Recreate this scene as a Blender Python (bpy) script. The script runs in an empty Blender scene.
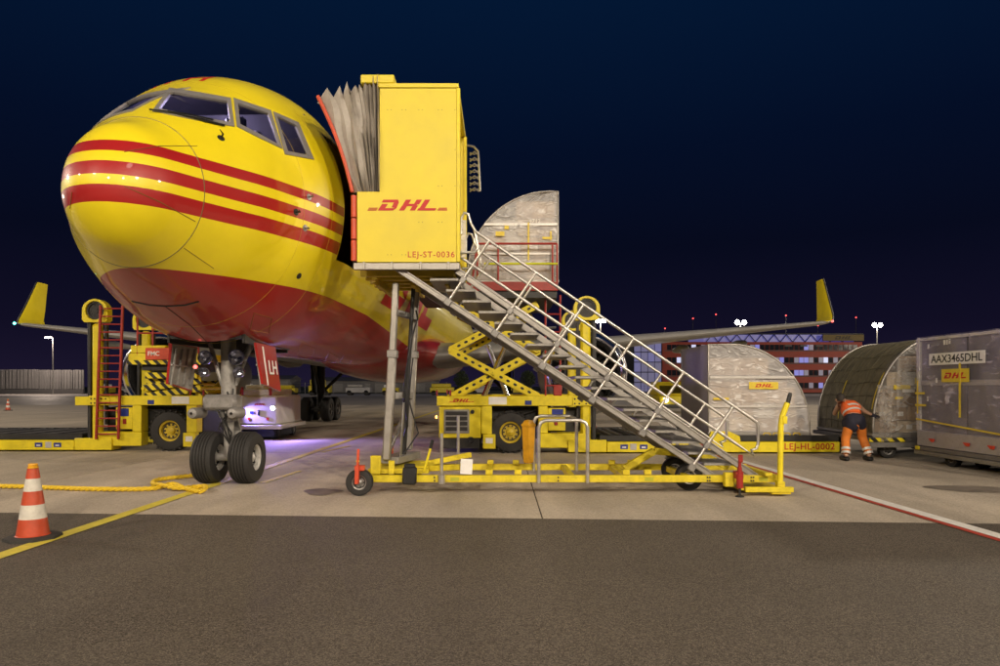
import bpy, math, random
from mathutils import Vector, Matrix
from mathutils.bvhtree import BVHTree
R = math.radians
random.seed(7)
SC = bpy.context.scene
COL = SC.collection
F, H, HX, HY = 667.0, 1.49, 500.0, 386.0      # focal length in px, eye height, principal column, horizon row

# ------------------------------------------------------------------ camera
cam = bpy.data.cameras.new('camera')
cam.sensor_width = 36.0
cam.lens = 36.0 * F / 1000.0
cam.shift_y = (HY - 333.0) / 1000.0
cam.clip_end = 4000
camo = bpy.data.objects.new('camera', cam)
camo.location = (0, 0, H)
camo.rotation_euler = (R(90), 0, 0)
COL.objects.link(camo)
SC.camera = camo

# ------------------------------------------------------------------ night sky
W = bpy.data.worlds.new('World')
SC.world = W
W.use_nodes = True
wn = W.node_tree
wn.nodes.clear()
wo = wn.nodes.new('ShaderNodeOutputWorld')
wb = wn.nodes.new('ShaderNodeBackground')
wt = wn.nodes.new('ShaderNodeTexCoord')
ws = wn.nodes.new('ShaderNodeSeparateXYZ')
wr = wn.nodes.new('ShaderNodeValToRGB')
wn.links.new(wt.outputs['Generated'], ws.inputs[0])
wn.links.new(ws.outputs['Z'], wr.inputs[0])
wn.links.new(wr.outputs[0], wb.inputs[0])
wn.links.new(wb.outputs[0], wo.inputs[0])
els = wr.color_ramp.elements
els[0].position = 0.0; els[0].color = (0.0120, 0.0085, 0.0260, 1)
els[1].position = 1.0; els[1].color = (0.0013, 0.0100, 0.0370, 1)
for p, c in ((0.08, (0.0056, 0.0046, 0.0165, 1)), (0.2, (0.0021, 0.0032, 0.0120, 1)), (0.33, (0.0013, 0.0046, 0.0190, 1)), (0.5, (0.0012, 0.0088, 0.0330, 1))):
    e = els.new(p); e.color = c
wb.inputs[1].default_value = 1.0

# faint moon-like skylight
sl = bpy.data.lights.new('sun', 'SUN')
sl.energy = 0.10
sl.angle = R(8)
sl.color = (1.0, 0.86, 0.72)
so = bpy.data.objects.new('sun', sl)
so.rotation_euler = (R(48), 0, R(24))
COL.objects.link(so)

# assumed apron floodlights out of view (their masts are built further down)
ASSUMED_FLOODS = [  # x, y, height, watts, aim
    (19.0, -21.0, 19.0, 50000, (0, 12, 1.5)),
    (9.0, -36.0, 21.0, 54000, (0, 12, 1.5)),
    (34.0, -9.0, 19.0, 24000, (2, 14, 1.5)),
    (-24.0, -19.0, 19.0, 32000, (-3, 12, 2)),
    (-11.0, -40.0, 21.0, 41000, (-3, 12, 2)),
    (-37.0, -3.0, 18.0, 9000, (-4, 16, 1)),
]
for fx, fy, fz, fw, aim in ASSUMED_FLOODS:
    d = bpy.data.lights.new('assumed_floodlight_beam', 'SPOT')
    d.energy = fw
    d.color = (1.0, 0.84, 0.64)
    d.spot_size = R(110); d.spot_blend = 0.6
    d.shadow_soft_size = 0.4
    o = bpy.data.objects.new('assumed_floodlight_beam', d)
    o.location = (fx, fy, fz - 0.5)
    o.rotation_euler = (Vector(aim) - o.location).to_track_quat('-Z', 'Y').to_euler()
    COL.objects.link(o)

SC.view_settings.view_transform = 'Standard'
SC.view_settings.look = 'None'
SC.view_settings.exposure = 0.0
SC.view_settings.gamma = 1.0
SC.view_settings.use_curve_mapping = False
SC.render.engine = 'CYCLES'
SC.cycles.use_denoising = True
SC.cycles.max_bounces = 8
SC.cycles.transparent_max_bounces = 16
SC.cycles.sample_clamp_indirect = 4.0
SC.cycles.caustics_reflective = False
SC.cycles.caustics_refractive = False

# ------------------------------------------------------------------ helpers
def at(x, y, D):
    """the point at depth D seen in photo pixel (x, y)"""
    return Vector(((x - HX) * D / F, D, H - (y - HY) * D / F))
def gnd(x, y):
    D = H * F / (y - HY)
    return Vector(((x - HX) * D / F, D, 0))

WM = {}          # world matrix of every root and part
def empty(name, loc, rz=0.0):
    o = bpy.data.objects.new(name, None)
    o.empty_display_size = 0.2
    o.location = loc
    o.rotation_euler = (0, 0, rz)
    COL.objects.link(o)
    WM[o] = Matrix.Translation(Vector(loc)) @ Matrix.Rotation(rz, 4, 'Z')
    return o
def tag(o, label=None, cat=None, group=None, kind=None):
    if label: o['label'] = label
    if cat: o['category'] = cat
    if group: o['group'] = group
    if kind: o['kind'] = kind
    return o
def thing(name, loc, label, cat, group=None, rz=0.0):
    return tag(empty(name, loc, rz), label, cat, group)

class MB:
    def __init__(s):
        s.v = []; s.f = []; s.m = []
    def add(s, vs, fs, mi=0):
        b = len(s.v)
        s.v += [Vector(p) for p in vs]
        for f in fs:
            s.f.append(tuple(b + i for i in f)); s.m.append(mi)
        return s
    def box(s, c, d, rot=None, ch=0.006, mi=0):
        c = Vector(c); hx, hy, hz = d[0] / 2, d[1] / 2, d[2] / 2
        ch = min(ch, 0.3 * min(d))
        vs = []
        idx = {}
        for sx in (-1, 1):
            for sy in (-1, 1):
                for sz in (-1, 1):
                    for k in range(3):
                        p = [sx * hx, sy * hy, sz * hz]
                        for a in range(3):
                            if a != k:
                                p[a] -= (sx, sy, sz)[a] * ch
                        idx[(sx, sy, sz, k)] = len(vs)
                        vs.append(Vector(p))
        fs = []
        for k in range(3):
            a, b = [(1, 2), (2, 0), (0, 1)][k]
            for sg in (-1, 1):
                q = []
                for (u, w) in ((-1, -1), (1, -1), (1, 1), (-1, 1)):
                    t = [0, 0, 0]; t[k] = sg; t[a] = u; t[b] = w
                    q.append(idx[(t[0], t[1], t[2], k)])
                fs.append(q if sg > 0 else q[::-1])
        for k in range(3):            # edge chamfers along axis k
            a, b = [(1, 2), (2, 0), (0, 1)][k]
            for u in (-1, 1):
                for w in (-1, 1):
                    t0 = [0, 0, 0]; t0[a] = u; t0[b] = w
                    t1 = t0[:]
                    t0[k] = -1; t1[k] = 1
                    q = [idx[(*t0, a)], idx[(*t1, a)], idx[(*t1, b)], idx[(*t0, b)]]
                    fs.append(q if u * w < 0 else q[::-1])
        for sx in (-1, 1):
            for sy in (-1, 1):
                for sz in (-1, 1):
                    q = [idx[(sx, sy, sz, 0)], idx[(sx, sy, sz, 1)], idx[(sx, sy, sz, 2)]]
                    fs.append(q if sx * sy * sz > 0 else q[::-1])
        if rot is not None:
            vs = [rot @ p for p in vs]
        return s.add([p + c for p in vs], fs, mi)
    def bb(s, x0, x1, y0, y1, z0, z1, ch=0.006, mi=0):
        return s.box(((x0 + x1) / 2, (y0 + y1) / 2, (z0 + z1) / 2), (abs(x1 - x0), abs(y1 - y0), abs(z1 - z0)), None, ch, mi)
    def bar(s, p, q, w, h, up=(0, 0, 1), ch=0.006, mi=0):
        """box from p to q; w across, h along up"""
        p = Vector(p); q = Vector(q); d = q - p
        x = d.normalized(); y = Vector(up).cross(x)
        if y.length < 1e-5: y = Vector((1, 0, 0)).cross(x)
        y.normalize(); z = x.cross(y)
        rot = Matrix((x, y, z)).transposed()
        return s.box((p + q) / 2, (d.length, w, h), rot, ch, mi)
    def tube(s, pts, r, n=8, cap=True, closed=False, mi=0):
        pts = [Vector(p) for p in pts]
        k = len(pts)
        rs = r if isinstance(r, (list, tuple)) else [r] * k
        tang = []
        for i in range(k):
            if closed: t = pts[(i + 1) % k] - pts[i - 1]
            elif i == 0: t = pts[1] - pts[0]
            elif i == k - 1: t = pts[-1] - pts[-2]
            else: t = (pts[i + 1] - pts[i]).normalized() + (pts[i] - pts[i - 1]).normalized()
            tang.append(t.normalized())
        a = Vector((0, 0, 1))
        if abs(tang[0].dot(a)) > 0.9: a = Vector((1, 0, 0))
        u = tang[0].cross(a).normalized()
        vs = []
        for i in range(k):
            if i: u = (u - tang[i] * u.dot(tang[i])).normalized()
            w = tang[i].cross(u)
            for j in range(n):
                g = 2 * math.pi * j / n
                vs.append(pts[i] + (u * math.cos(g) + w * math.sin(g)) * rs[i])
        fs = []
        for i in range(k if closed else k - 1):
            i2 = (i + 1) % k
            for j in range(n):
                j2 = (j + 1) % n
                fs.append((i * n + j, i * n + j2, i2 * n + j2, i2 * n + j))
        if cap and not closed:
            fs.append(tuple(range(n))[::-1]); fs.append(tuple((k - 1) * n + j for j in range(n)))
        return s.add(vs, fs, mi)
    def lathe(s, o, ax, prof, n=24, mi=0):
        """prof: (distance along ax, radius)"""
        o = Vector(o); ax = Vector(ax).normalized()
        a = Vector((0, 0, 1))
        if abs(ax.dot(a)) > 0.9: a = Vector((1, 0, 0))
        u = ax.cross(a).normalized(); w = ax.cross(u)
        vs = []; fs = []
        for d, r in prof:
            r = max(r, 1e-4)
            for j in range(n):
                g = 2 * math.pi * j / n
                vs.append(o + ax * d + (u * math.cos(g) + w * math.sin(g)) * r)
        for i in range(len(prof) - 1):
            for j in range(n):
                j2 = (j + 1) % n
                fs.append((i * n + j, i * n + j2, (i + 1) * n + j2, (i + 1) * n + j))
        return s.add(vs, fs, mi)
    def prism(s, poly, off, mi=0):
        """poly: 3D points of a planar polygon; off: extrusion vector"""
        k = len(poly); off = Vector(off)
        P = [Vector(p) for p in poly]
        nrm = sum(((P[i] - P[0]).cross(P[(i + 1) % k] - P[0]) for i in range(1, k)), Vector())
        if nrm.dot(off) > 0: P = P[::-1]
        vs = P + [p + off for p in P]
        fs = [tuple(range(k)), tuple(range(2 * k - 1, k - 1, -1))]
        for i in range(k):
            j = (i + 1) % k
            fs.append((j, i, k + i, k + j))
        return s.add(vs, fs, mi)
    def grid(s, rows, closed=False, mi=0):
        n = len(rows[0]); vs = [p for r in rows for p in r]; fs = []
        for i in range(len(rows) - 1):
            for j in range(n if closed else n - 1):
                j2 = (j + 1) % n
                fs.append((i * n + j, i * n + j2, (i + 1) * n + j2, (i + 1) * n + j))
        return s.add(vs, fs, mi)
    def build(s, name, mat, parent=None, local=False, ang=38, flip=False):
        me = bpy.data.meshes.new(name)
        vs = s.v
        if parent is not None and not local:
            inv = WM[parent].inverted()
            vs = [inv @ p for p in vs]
        me.from_pydata([tuple(p) for p in vs], [], [f[::-1] for f in s.f] if flip else s.f)
        mats = mat if isinstance(mat, (list, tuple)) else [mat]
        for m in mats: me.materials.append(m)
        if len(mats) > 1: me.polygons.foreach_set('material_index', s.m)
        me.polygons.foreach_set('use_smooth', [True] * len(me.polygons))
        me.set_sharp_from_angle(angle=R(ang))
        me.update()
        o = bpy.data.objects.new(name, me)
        COL.objects.link(o)
        if parent is not None:
            o.parent = parent; WM[o] = WM[parent]
        else: WM[o] = Matrix.Identity(4)
        return o

def inst(src, parent, loc, name=None):
    o = src.copy()
    if name: o.name = name
    COL.objects.link(o)
    o.parent = parent; o.location = loc
    WM[o] = WM[parent] @ Matrix.Translation(Vector(loc))
    return o

def text(body, size, loc, xdir, ydir, mat, parent, name='lettering', ext=0.002, align='CENTER', bold=0.0, sx=1.0, spacing=1.0):
    c = bpy.data.curves.new(name, 'FONT')
    c.body = body; c.size = size; c.extrude = ext; c.offset = bold * size
    c.align_x = align; c.align_y = 'CENTER'; c.space_character = spacing
    c.resolution_u = 3
    c.materials.append(mat)
    o = bpy.data.objects.new(name, c)
    COL.objects.link(o)
    x = Vector(xdir).normalized(); y = Vector(ydir).normalized(); z = x.cross(y)
    m = Matrix((x * sx, y, z)).transposed().to_4x4()
    m.translation = Vector(loc)
    if parent is not None:
        o.parent = parent
        m = WM[parent].inverted() @ m
    me = bpy.data.meshes.new_from_object(o)      # lettering becomes a plain mesh
    bpy.data.objects.remove(o)
    o = bpy.data.objects.new(name, me)
    COL.objects.link(o)
    if parent is not None: o.parent = parent
    o.matrix_local = m
    return o

LOGO = [  # italic letters as convex pieces (x, y), letter height 1
    [(0.42, 1), (1.55, 1), (1.62, .74), (0.30, .74)],
    [(1.24, .76), (1.62, .76), (1.42, .20), (1.06, .30)],
    [(0.00, 0), (1.16, 0), (1.42, .22), (0.11, .22)],
    [(0.11, .20), (0.55, .20), (0.78, .60), (0.33, .60)],
    [(1.62, 0), (2.02, 0), (2.27, .46), (1.87, .46)],
    [(1.93, .56), (2.33, .56), (2.56, 1), (2.16, 1)],
    [(1.88, .40), (2.96, .40), (3.04, .62), (1.96, .62)],
    [(2.44, 0), (2.84, 0), (3.09, .46), (2.69, .46)],
    [(2.75, .56), (3.15, .56), (3.38, 1), (2.98, 1)],
    [(3.20, .22), (3.60, .22), (4.02, 1), (3.62, 1)],
    [(3.00, 0), (4.38, 0), (4.50, .22), (3.12, .22)],
]
STRIPES = []
for yy in (.0, .10, .20):
    STRIPES.append([(-0.80 + .5 * yy, yy), (-0.12 + .5 * yy, yy), (-0.09 + .5 * yy, yy + .06), (-0.77 + .5 * yy, yy + .06)])
    STRIPES.append([(4.56 + .5 * yy, yy), (5.30 - .1 * yy, yy), (5.33 - .1 * yy, yy + .06), (4.59 + .5 * yy, yy + .06)])
def logo(org, xd, yd, h, mat, parent, stripes=True, th=0.003, name='logo', xs=1.2):
    org = Vector(org); xd = Vector(xd).normalized(); yd = Vector(yd).normalized(); nz = xd.cross(yd)
    b = MB()
    for k, q in enumerate(LOGO + (STRIPES if stripes else [])):
        off = th + 0.0004 * (k % 4)
        b.prism([org + xd * (p[0] - 2.25) * h * xs + yd * (p[1] - .5) * h for p in q], nz * off)
    return b.build(name, mat, parent)

# ------------------------------------------------------------------ materials
MATS = {}
def nd(nt, typ, **kw):
    n = nt.nodes.new(typ)
    for k, v in kw.items():
        if k in n.inputs: n.inputs[k].default_value = v
        else: setattr(n, k, v)
    return n
def mat(name, col, rough=0.5, metal=0.0, var=0.12, vs=4.0, bump=0.0, bs=60.0, coat=0.0, dirt=0.0, dirtcol=(0.05, 0.04, 0.03), spec=0.5, emit=0.0, rvar=0.12):
    if name in MATS: return MATS[name]
    m = bpy.data.materials.new(name); m.use_nodes = True
    nt = m.node_tree; L = nt.links.new
    p = nt.nodes['Principled BSDF']
    tc = nd(nt, 'ShaderNodeTexCoord')
    n1 = nd(nt, 'ShaderNodeTexNoise', Scale=vs, Detail=6.0, Roughness=0.62)
    L(tc.outputs['Object'], n1.inputs['Vector'])
    mr = nd(nt, 'ShaderNodeMapRange')
    mr.inputs['From Min'].default_value = .3; mr.inputs['From Max'].default_value = .7
    mr.inputs['To Min'].default_value = 1 - var; mr.inputs['To Max'].default_value = 1 + var * .6
    L(n1.outputs['Fac'], mr.inputs['Value'])
    hs = nd(nt, 'ShaderNodeHueSaturation'); hs.inputs['Color'].default_value = (*col, 1)
    L(mr.outputs[0], hs.inputs['Value'])
    out = hs.outputs[0]
    if dirt > 0:
        n2 = nd(nt, 'ShaderNodeTexNoise', Scale=vs * 2.7, Detail=8.0, Roughness=0.7)
        L(tc.outputs['Object'], n2.inputs['Vector'])
        rp = nd(nt, 'ShaderNodeMapRange'); rp.inputs['From Min'].default_value = .5; rp.inputs['From Max'].default_value = .78
        rp.inputs['To Max'].default_value = dirt
        L(n2.outputs['Fac'], rp.inputs['Value'])
        mx = nd(nt, 'ShaderNodeMix', data_type='RGBA')
        L(rp.outputs[0], mx.inputs['Factor']); L(out, mx.inputs['A']); mx.inputs['B'].default_value = (*dirtcol, 1)
        out = mx.outputs['Result']
    L(out, p.inputs['Base Color'])
    rr = nd(nt, 'ShaderNodeMapRange')
    rr.inputs['To Min'].default_value = max(0.03, rough - rvar); rr.inputs['To Max'].default_value = min(1, rough + rvar)
    L(n1.outputs['Fac'], rr.inputs['Value']); L(rr.outputs[0], p.inputs['Roughness'])
    p.inputs['Metallic'].default_value = metal
    p.inputs['Coat Weight'].default_value = coat
    p.inputs['Coat Roughness'].default_value = 0.08
    p.inputs['Specular IOR Level'].default_value = spec
    if bump > 0:
        n3 = nd(nt, 'ShaderNodeTexNoise', Scale=bs, Detail=4.0)
        L(tc.outputs['Object'], n3.inputs['Vector'])
        bp = nd(nt, 'ShaderNodeBump', Strength=bump, Distance=0.01)
        L(n3.outputs['Fac'], bp.inputs['Height']); L(bp.outputs[0], p.inputs['Normal'])
    if emit > 0:
        p.inputs['Emission Color'].default_value = (*col, 1); p.inputs['Emission Strength'].default_value = emit
    MATS[name] = m
    return m
YEL = (0.80, 0.655, 0.018)
mYellow = mat('yellow_paint', YEL, .42, 0, .16, 2.2, .06, 30, dirt=.34, dirtcol=(.22, .155, .035))
mCab = mat('yellow_panel_paint', (0.76, 0.62, 0.035), .46, 0, .07, 1.5, .04, 8, dirt=.08, dirtcol=(.40, .30, .06))
mYelDirty = mat('worn_yellow_paint', (0.70, 0.56, 0.018), .5, 0, .22, 5, .08, 40, dirt=.4, dirtcol=(.12, .085, .03))
mOchre = mat('ochre_paint', (0.60, 0.44, 0.03), .45, 0, .2, 5, dirt=.3)
mRed = mat('red_paint', (0.33, 0.022, 0.016), .45, 0, .2, 6, dirt=.3, dirtcol=(.10, .03, .02))
mLogo = mat('logo_red', (0.52, 0.012, 0.012), .5, 0, .08, 6)
mOrangeRed = mat('orange_red_paint', (0.62, 0.075, 0.03), .45, 0, .15, 6, dirt=.2)
mSilver = mat('aluminium', (0.40, 0.38, 0.355), .42, .6, .12, 8, .05, 60, dirt=.25, dirtcol=(.16, .14, .12))
mPipe = mat('galvanised_pipe', (0.62, 0.60, 0.57), .32, .8, .12, 9, dirt=.15, dirtcol=(.2, .18, .16))
mSteel = mat('grey_steel', (0.30, 0.29, 0.28), .45, .6, .2, 7, .05, 50, dirt=.3)
mTread = mat('tread_grating', (0.33, 0.315, 0.295), .5, .5, .2, 20, .2, 120, dirt=.3)
mDark = mat('dark_metal', (0.035, 0.034, 0.034), .5, .3, .3, 6, .1, 40)
mBlack = mat('black_paint', (0.012, 0.012, 0.013), .5, 0, .2, 6)
mRubber = mat('rubber', (0.022, 0.021, 0.021), .72, 0, .25, 14, .15, 90, dirt=.25, dirtcol=(.07, .06, .05))
mWhite = mat('white_paint', (0.82, 0.81, 0.79), .42, 0, .08, 5, dirt=.12, dirtcol=(.3, .27, .24))
mBlue = mat('blue_sign', (0.015, 0.03, 0.25), .45, 0, .1, 5)
mGreySign = mat('grey_sign', (0.45, 0.44, 0.44), .5, 0, .1, 5)
mOrange = mat('orange_plastic', (0.72, 0.36, 0.015), .5, 0, .12, 5, dirt=.2)
mGearGrey = mat('gear_grey', (0.34, 0.33, 0.32), .45, .2, .2, 9, .08, 50, dirt=.45, dirtcol=(.05, .045, .04))
mChrome = mat('polished_metal', (0.72, 0.72, 0.74), .16, 1.0, .05, 5)
mCarton = [mat('carton_%s' % n, c, .75, 0, .15, 9, .05, 30) for n, c in (('tan', (.36, .24, .13)), ('brown', (.27, .17, .09)), ('pale', (.48, .38, .26)), ('white', (.62, .60, .56)))]
mYelTape = mat('yellow_strap', (0.72, 0.55, 0.04), .5, 0, .12, 20)
mTextRed = mat('red_lettering', (0.50, 0.03, 0.015), .5, 0, .1, 9)
mTextBlack = mat('black_lettering', (0.02, 0.02, 0.022), .5, 0, .1, 9)
def emis(name, col, st):
    m = bpy.data.materials.new(name); m.use_nodes = True
    p = m.node_tree.nodes['Principled BSDF']
    p.inputs['Base Color'].default_value = (.5, .5, .5, 1)
    p.inputs['Emission Color'].default_value = (*col, 1); p.inputs['Emission Strength'].default_value = st
    return m
mLamp = emis('floodlight_lamp', (1.0, .95, .86), 70)
mLampNear = emis('unseen_floodlight_lens', (1.0, .93, .82), 60)  # glow for the assumed and added masts out of view
mHead = emis('headlamp_glow', (.80, .78, 1.0), 28)
mAmber = emis('amber_lamp', (1.0, .36, .05), 9)
mRedLamp = emis('red_lamp', (1.0, .05, .05), 3)
mGreenLamp = emis('green_lamp', (.1, 1.0, .75), 10)

def hazard_mat():
    m = bpy.data.materials.new('hazard_stripes'); m.use_nodes = True
    nt = m.node_tree; L = nt.links.new; p = nt.nodes['Principled BSDF']
    tc = nd(nt, 'ShaderNodeTexCoord'); sp = nd(nt, 'ShaderNodeSeparateXYZ'); L(tc.outputs['Object'], sp.inputs[0])
    a = nd(nt, 'ShaderNodeMath', operation='ADD'); L(sp.outputs['X'], a.inputs[0]); L(sp.outputs['Z'], a.inputs[1])
    b = nd(nt, 'ShaderNodeMath', operation='MULTIPLY'); L(a.outputs[0], b.inputs[0]); b.inputs[1].default_value = 4.6
    c = nd(nt, 'ShaderNodeMath', operation='FRACT'); L(b.outputs[0], c.inputs[0])
    d = nd(nt, 'ShaderNodeMath', operation='GREATER_THAN'); L(c.outputs[0], d.inputs[0]); d.inputs[1].default_value = .52
    mx = nd(nt, 'ShaderNodeMix', data_type='RGBA'); L(d.outputs[0], mx.inputs['Factor'])
    mx.inputs['A'].default_value = (*YEL, 1); mx.inputs['B'].default_value = (.012, .012, .012, 1)
    L(mx.outputs['Result'], p.inputs['Base Color']); p.inputs['Roughness'].default_value = .5
    return m
mHaz = hazard_mat()

def film_mat(name, tint, fmin, fmax, sc=2.2):
    """wrinkled stretch film: partly clear, partly milky, glossy creases"""
    m = bpy.data.materials.new(name); m.use_nodes = True
    nt = m.node_tree; L = nt.links.new; p = nt.nodes['Principled BSDF']; out = nt.nodes['Material Output']
    tc = nd(nt, 'ShaderNodeTexCoord')
    mp = nd(nt, 'ShaderNodeMapping'); mp.inputs['Rotation'].default_value = (0.3, 0.5, 0.2); mp.inputs['Scale'].default_value = (1, 1, 2.6)
    L(tc.outputs['Object'], mp.inputs[0])
    n = nd(nt, 'ShaderNodeTexNoise', Scale=sc, Detail=5.0, Roughness=.62, Distortion=1.8); n.noise_type = 'RIDGED_MULTIFRACTAL'
    L(mp.outputs[0], n.inputs['Vector'])
    n2 = nd(nt, 'ShaderNodeTexNoise', Scale=sc * .7, Detail=3.0); L(tc.outputs['Object'], n2.inputs['Vector'])
    mr = nd(nt, 'ShaderNodeMapRange'); mr.inputs['From Min'].default_value = .10; mr.inputs['From Max'].default_value = .95
    mr.inputs['To Min'].default_value = fmin; mr.inputs['To Max'].default_value = fmax
    L(n.outputs['Fac'], mr.inputs['Value'])
    ad = nd(nt, 'ShaderNodeMath', operation='MULTIPLY_ADD'); L(n2.outputs['Fac'], ad.inputs[0]); ad.inputs[1].default_value = .3; L(mr.outputs[0], ad.inputs[2])
    cl = nd(nt, 'ShaderNodeClamp'); L(ad.outputs[0], cl.inputs[0])
    tr = nd(nt, 'ShaderNodeBsdfTransparent')
    mx = nd(nt, 'ShaderNodeMixShader'); L(cl.outputs[0], mx.inputs[0]); L(tr.outputs[0], mx.inputs[1]); L(p.outputs[0], mx.inputs[2])
    p.inputs['Base Color'].default_value = (*tint, 1); p.inputs['Roughness'].default_value = .18
    bp = nd(nt, 'ShaderNodeBump', Strength=.9, Distance=.05); L(n.outputs['Fac'], bp.inputs['Height']); L(bp.outputs[0], p.inputs['Normal'])
    L(mx.outputs[0], out.inputs['Surface'])
    return m
mFilm = film_mat('clear_film', (.88, .86, .87), .26, 1.0, 3.2)
mFilmGrey = film_mat('grey_film', (.74, .68, .82), .0, .92, 2.6)
mFilmThin = film_mat('thin_film', (.80, .78, .76), .03, .72, 2.4)

# ------------------------------------------------------------------ ground
def ground_mat(name, col, spec_scale, speck, patch, rough, oil=0.25, bump=.25):
    m = bpy.data.materials.new(name); m.use_nodes = True
    nt = m.node_tree; L = nt.links.new; p = nt.nodes['Principled BSDF']
    g = nd(nt, 'ShaderNodeNewGeometry')
    a = nd(nt, 'ShaderNodeTexNoise', Scale=spec_scale, Detail=3.0, Roughness=.7); L(g.outputs['Position'], a.inputs['Vector'])
    b = nd(nt, 'ShaderNodeTexNoise', Scale=.35, Detail=8.0, Roughness=.62); L(g.outputs['Position'], b.inputs['Vector'])
    mp = nd(nt, 'ShaderNodeMapping'); mp.inputs['Scale'].default_value = (1.0, .12, 1); mp.inputs['Rotation'].default_value = (0, 0, R(84)); L(g.outputs['Position'], mp.inputs[0])
    c = nd(nt, 'ShaderNodeTexNoise', Scale=1.1, Detail=6.0, Roughness=.6); L(mp.outputs[0], c.inputs['Vector'])
    v = nd(nt, 'ShaderNodeTexVoronoi', Scale=spec_scale * .8); L(g.outputs['Position'], v.inputs['Vector'])
    def rng(src, lo, hi, f0=.3, f1=.7):
        r = nd(nt, 'ShaderNodeMapRange'); r.inputs['From Min'].default_value = f0; r.inputs['From Max'].default_value = f1
        r.inputs['To Min'].default_value = lo; r.inputs['To Max'].default_value = hi; L(src, r.inputs['Value']); return r.outputs[0]
    def mul(x, y):
        k = nd(nt, 'ShaderNodeMath', operation='MULTIPLY'); L(x, k.inputs[0]); L(y, k.inputs[1]); return k.outputs[0]
    sepc = nd(nt, 'ShaderNodeSeparateXYZ'); L(v.outputs['Color'], sepc.inputs[0])
    f = mul(mul(rng(a.outputs['Fac'], 1 - speck, 1 + speck), rng(b.outputs['Fac'], 1 - patch, 1 + patch)),
            mul(rng(c.outputs['Fac'], 1 - oil, 1 + oil * .5), rng(sepc.outputs[0], 1 - speck * .5, 1 + speck * .9, 0, 1)))
    hs = nd(nt, 'ShaderNodeHueSaturation'); hs.inputs['Color'].default_value = (*col, 1); L(f, hs.inputs['Value'])
    L(hs.outputs[0], p.inputs['Base Color'])
    L(rng(c.outputs['Fac'], rough - .14, rough + .12), p.inputs['Roughness'])
    p.inputs['Specular IOR Level'].default_value = .3
    bp = nd(nt, 'ShaderNodeBump', Strength=bump, Distance=.006); L(a.outputs['Fac'], bp.inputs['Height']); L(bp.outputs[0], p.inputs['Normal'])
    return m
mAsphalt = ground_mat('asphalt', (.098, .082, .066), 120, .80, .15, .75, .16, .9)
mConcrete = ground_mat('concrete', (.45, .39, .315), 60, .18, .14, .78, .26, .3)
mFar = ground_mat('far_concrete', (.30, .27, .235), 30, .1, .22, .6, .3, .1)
mJoint = ground_mat('joint_filler', (.06, .05, .045), 60, .2, .1, .8)
def line_mat(name, col, wear):
    m = mat(name, col, .55, 0, .15, 8, .15, 90, dirt=wear, dirtcol=(.16, .13, .10)); return m
mLineY = line_mat('yellow_line_paint', (.70, .59, .07), .4)
mLineW = line_mat('white_line_paint', (.80, .78, .74), .3)
mLineR = line_mat('red_line_paint', (.45, .055, .03), .4)

def sheet(name, quad, z, m, kind='structure', parent=None):
    b = MB(); b.add([(x, y, z) for x, y in quad], [(0, 1, 2, 3)])
    o = b.build(name, m, parent)
    if parent is None: o['kind'] = kind
    return o
EDGE = lambda x: 7.52 - 0.056 * x          # asphalt meets concrete along this line
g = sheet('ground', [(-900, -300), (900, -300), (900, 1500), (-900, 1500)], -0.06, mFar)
asph = sheet('asphalt', [(-60, -60), (60, -60), (60, EDGE(60)), (-60, EDGE(-60))], 0.0, mAsphalt)
apron = sheet('concrete_apron', [(-120, EDGE(-120) + .0), (120, EDGE(120)), (120, 92), (-120, 92)], -0.014, mJoint)
XJ = 0.48
bounds_y = [None, 15.0, 22.5, 30.0, 37.5, 45.0, 52.5]
for j in range(6):
    for i in range(-7, 8):
        x0 = XJ + (i - 1) * 7.5 + .012; x1 = XJ + i * 7.5 - .012
        y1 = bounds_y[j + 1] - .012
        ya = (EDGE(x0) + .01, EDGE(x1) + .01) if j == 0 else (bounds_y[j] + .012,) * 2
        b = MB()
        z = -0.002 + random.uniform(-.0012, .0012)
        b.add([(x0, ya[0], z), (x1, ya[1], z), (x1, y1, z), (x0, y1, z),
               (x0 - .01, ya[0] - .01, z - .02), (x1 + .01, ya[1] - .01, z - .02), (x1 + .01, y1 + .01, z - .02), (x0 - .01, y1 + .01, z - .02)],
              [(0, 1, 2, 3), (4, 5, 1, 0), (5, 6, 2, 1), (6, 7, 3, 2), (7, 4, 0, 3)])
        b.build('slab', mConcrete, apron)
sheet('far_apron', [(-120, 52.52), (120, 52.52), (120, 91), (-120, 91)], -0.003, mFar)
sheet('road', [(-400, 96), (400, 96), (400, 128), (-400, 128)], -0.02, ground_mat('pale_concrete', (.50, .46, .42), 30, .05, .1, .6))
sheet('grass_strip', [(-500, 128.2), (500, 128.2), (500, 900), (-500, 900)], -0.03, ground_mat('night_grass', (.05, .06, .03), 8, .4, .3, .9))
def stripe(name, p, q, w, m, z=0.006):
    p = Vector(p); q = Vector(q); d = (q - p).normalized(); n = Vector((-d.y, d.x)) * w / 2
    return sheet(name, [(p - n), (q - n), (q + n), (p + n)] and [tuple(p + n), tuple(p - n), tuple(q - n), tuple(q + n)], z, m)
stripe('yellow_centre_line', (-4.53, -2), (-3.35, 60), .17, mLineY)
stripe('white_edge_line', (5.17, -2), (4.58, 21), .17, mLineW)
stripe('red_edge_line', (5.035, -2), (4.445, 21), .085, mLineR, .006)
for (a, b_), (c, d_) in (((262, 483), (300, 471)), ((322, 452), (350, 446)), ((352, 487), (372, 481))):
    stripe('yellow_stand_mark', gnd(a, b_).xy, gnd(c, d_).xy, .10, mLineY, .0055)
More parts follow.
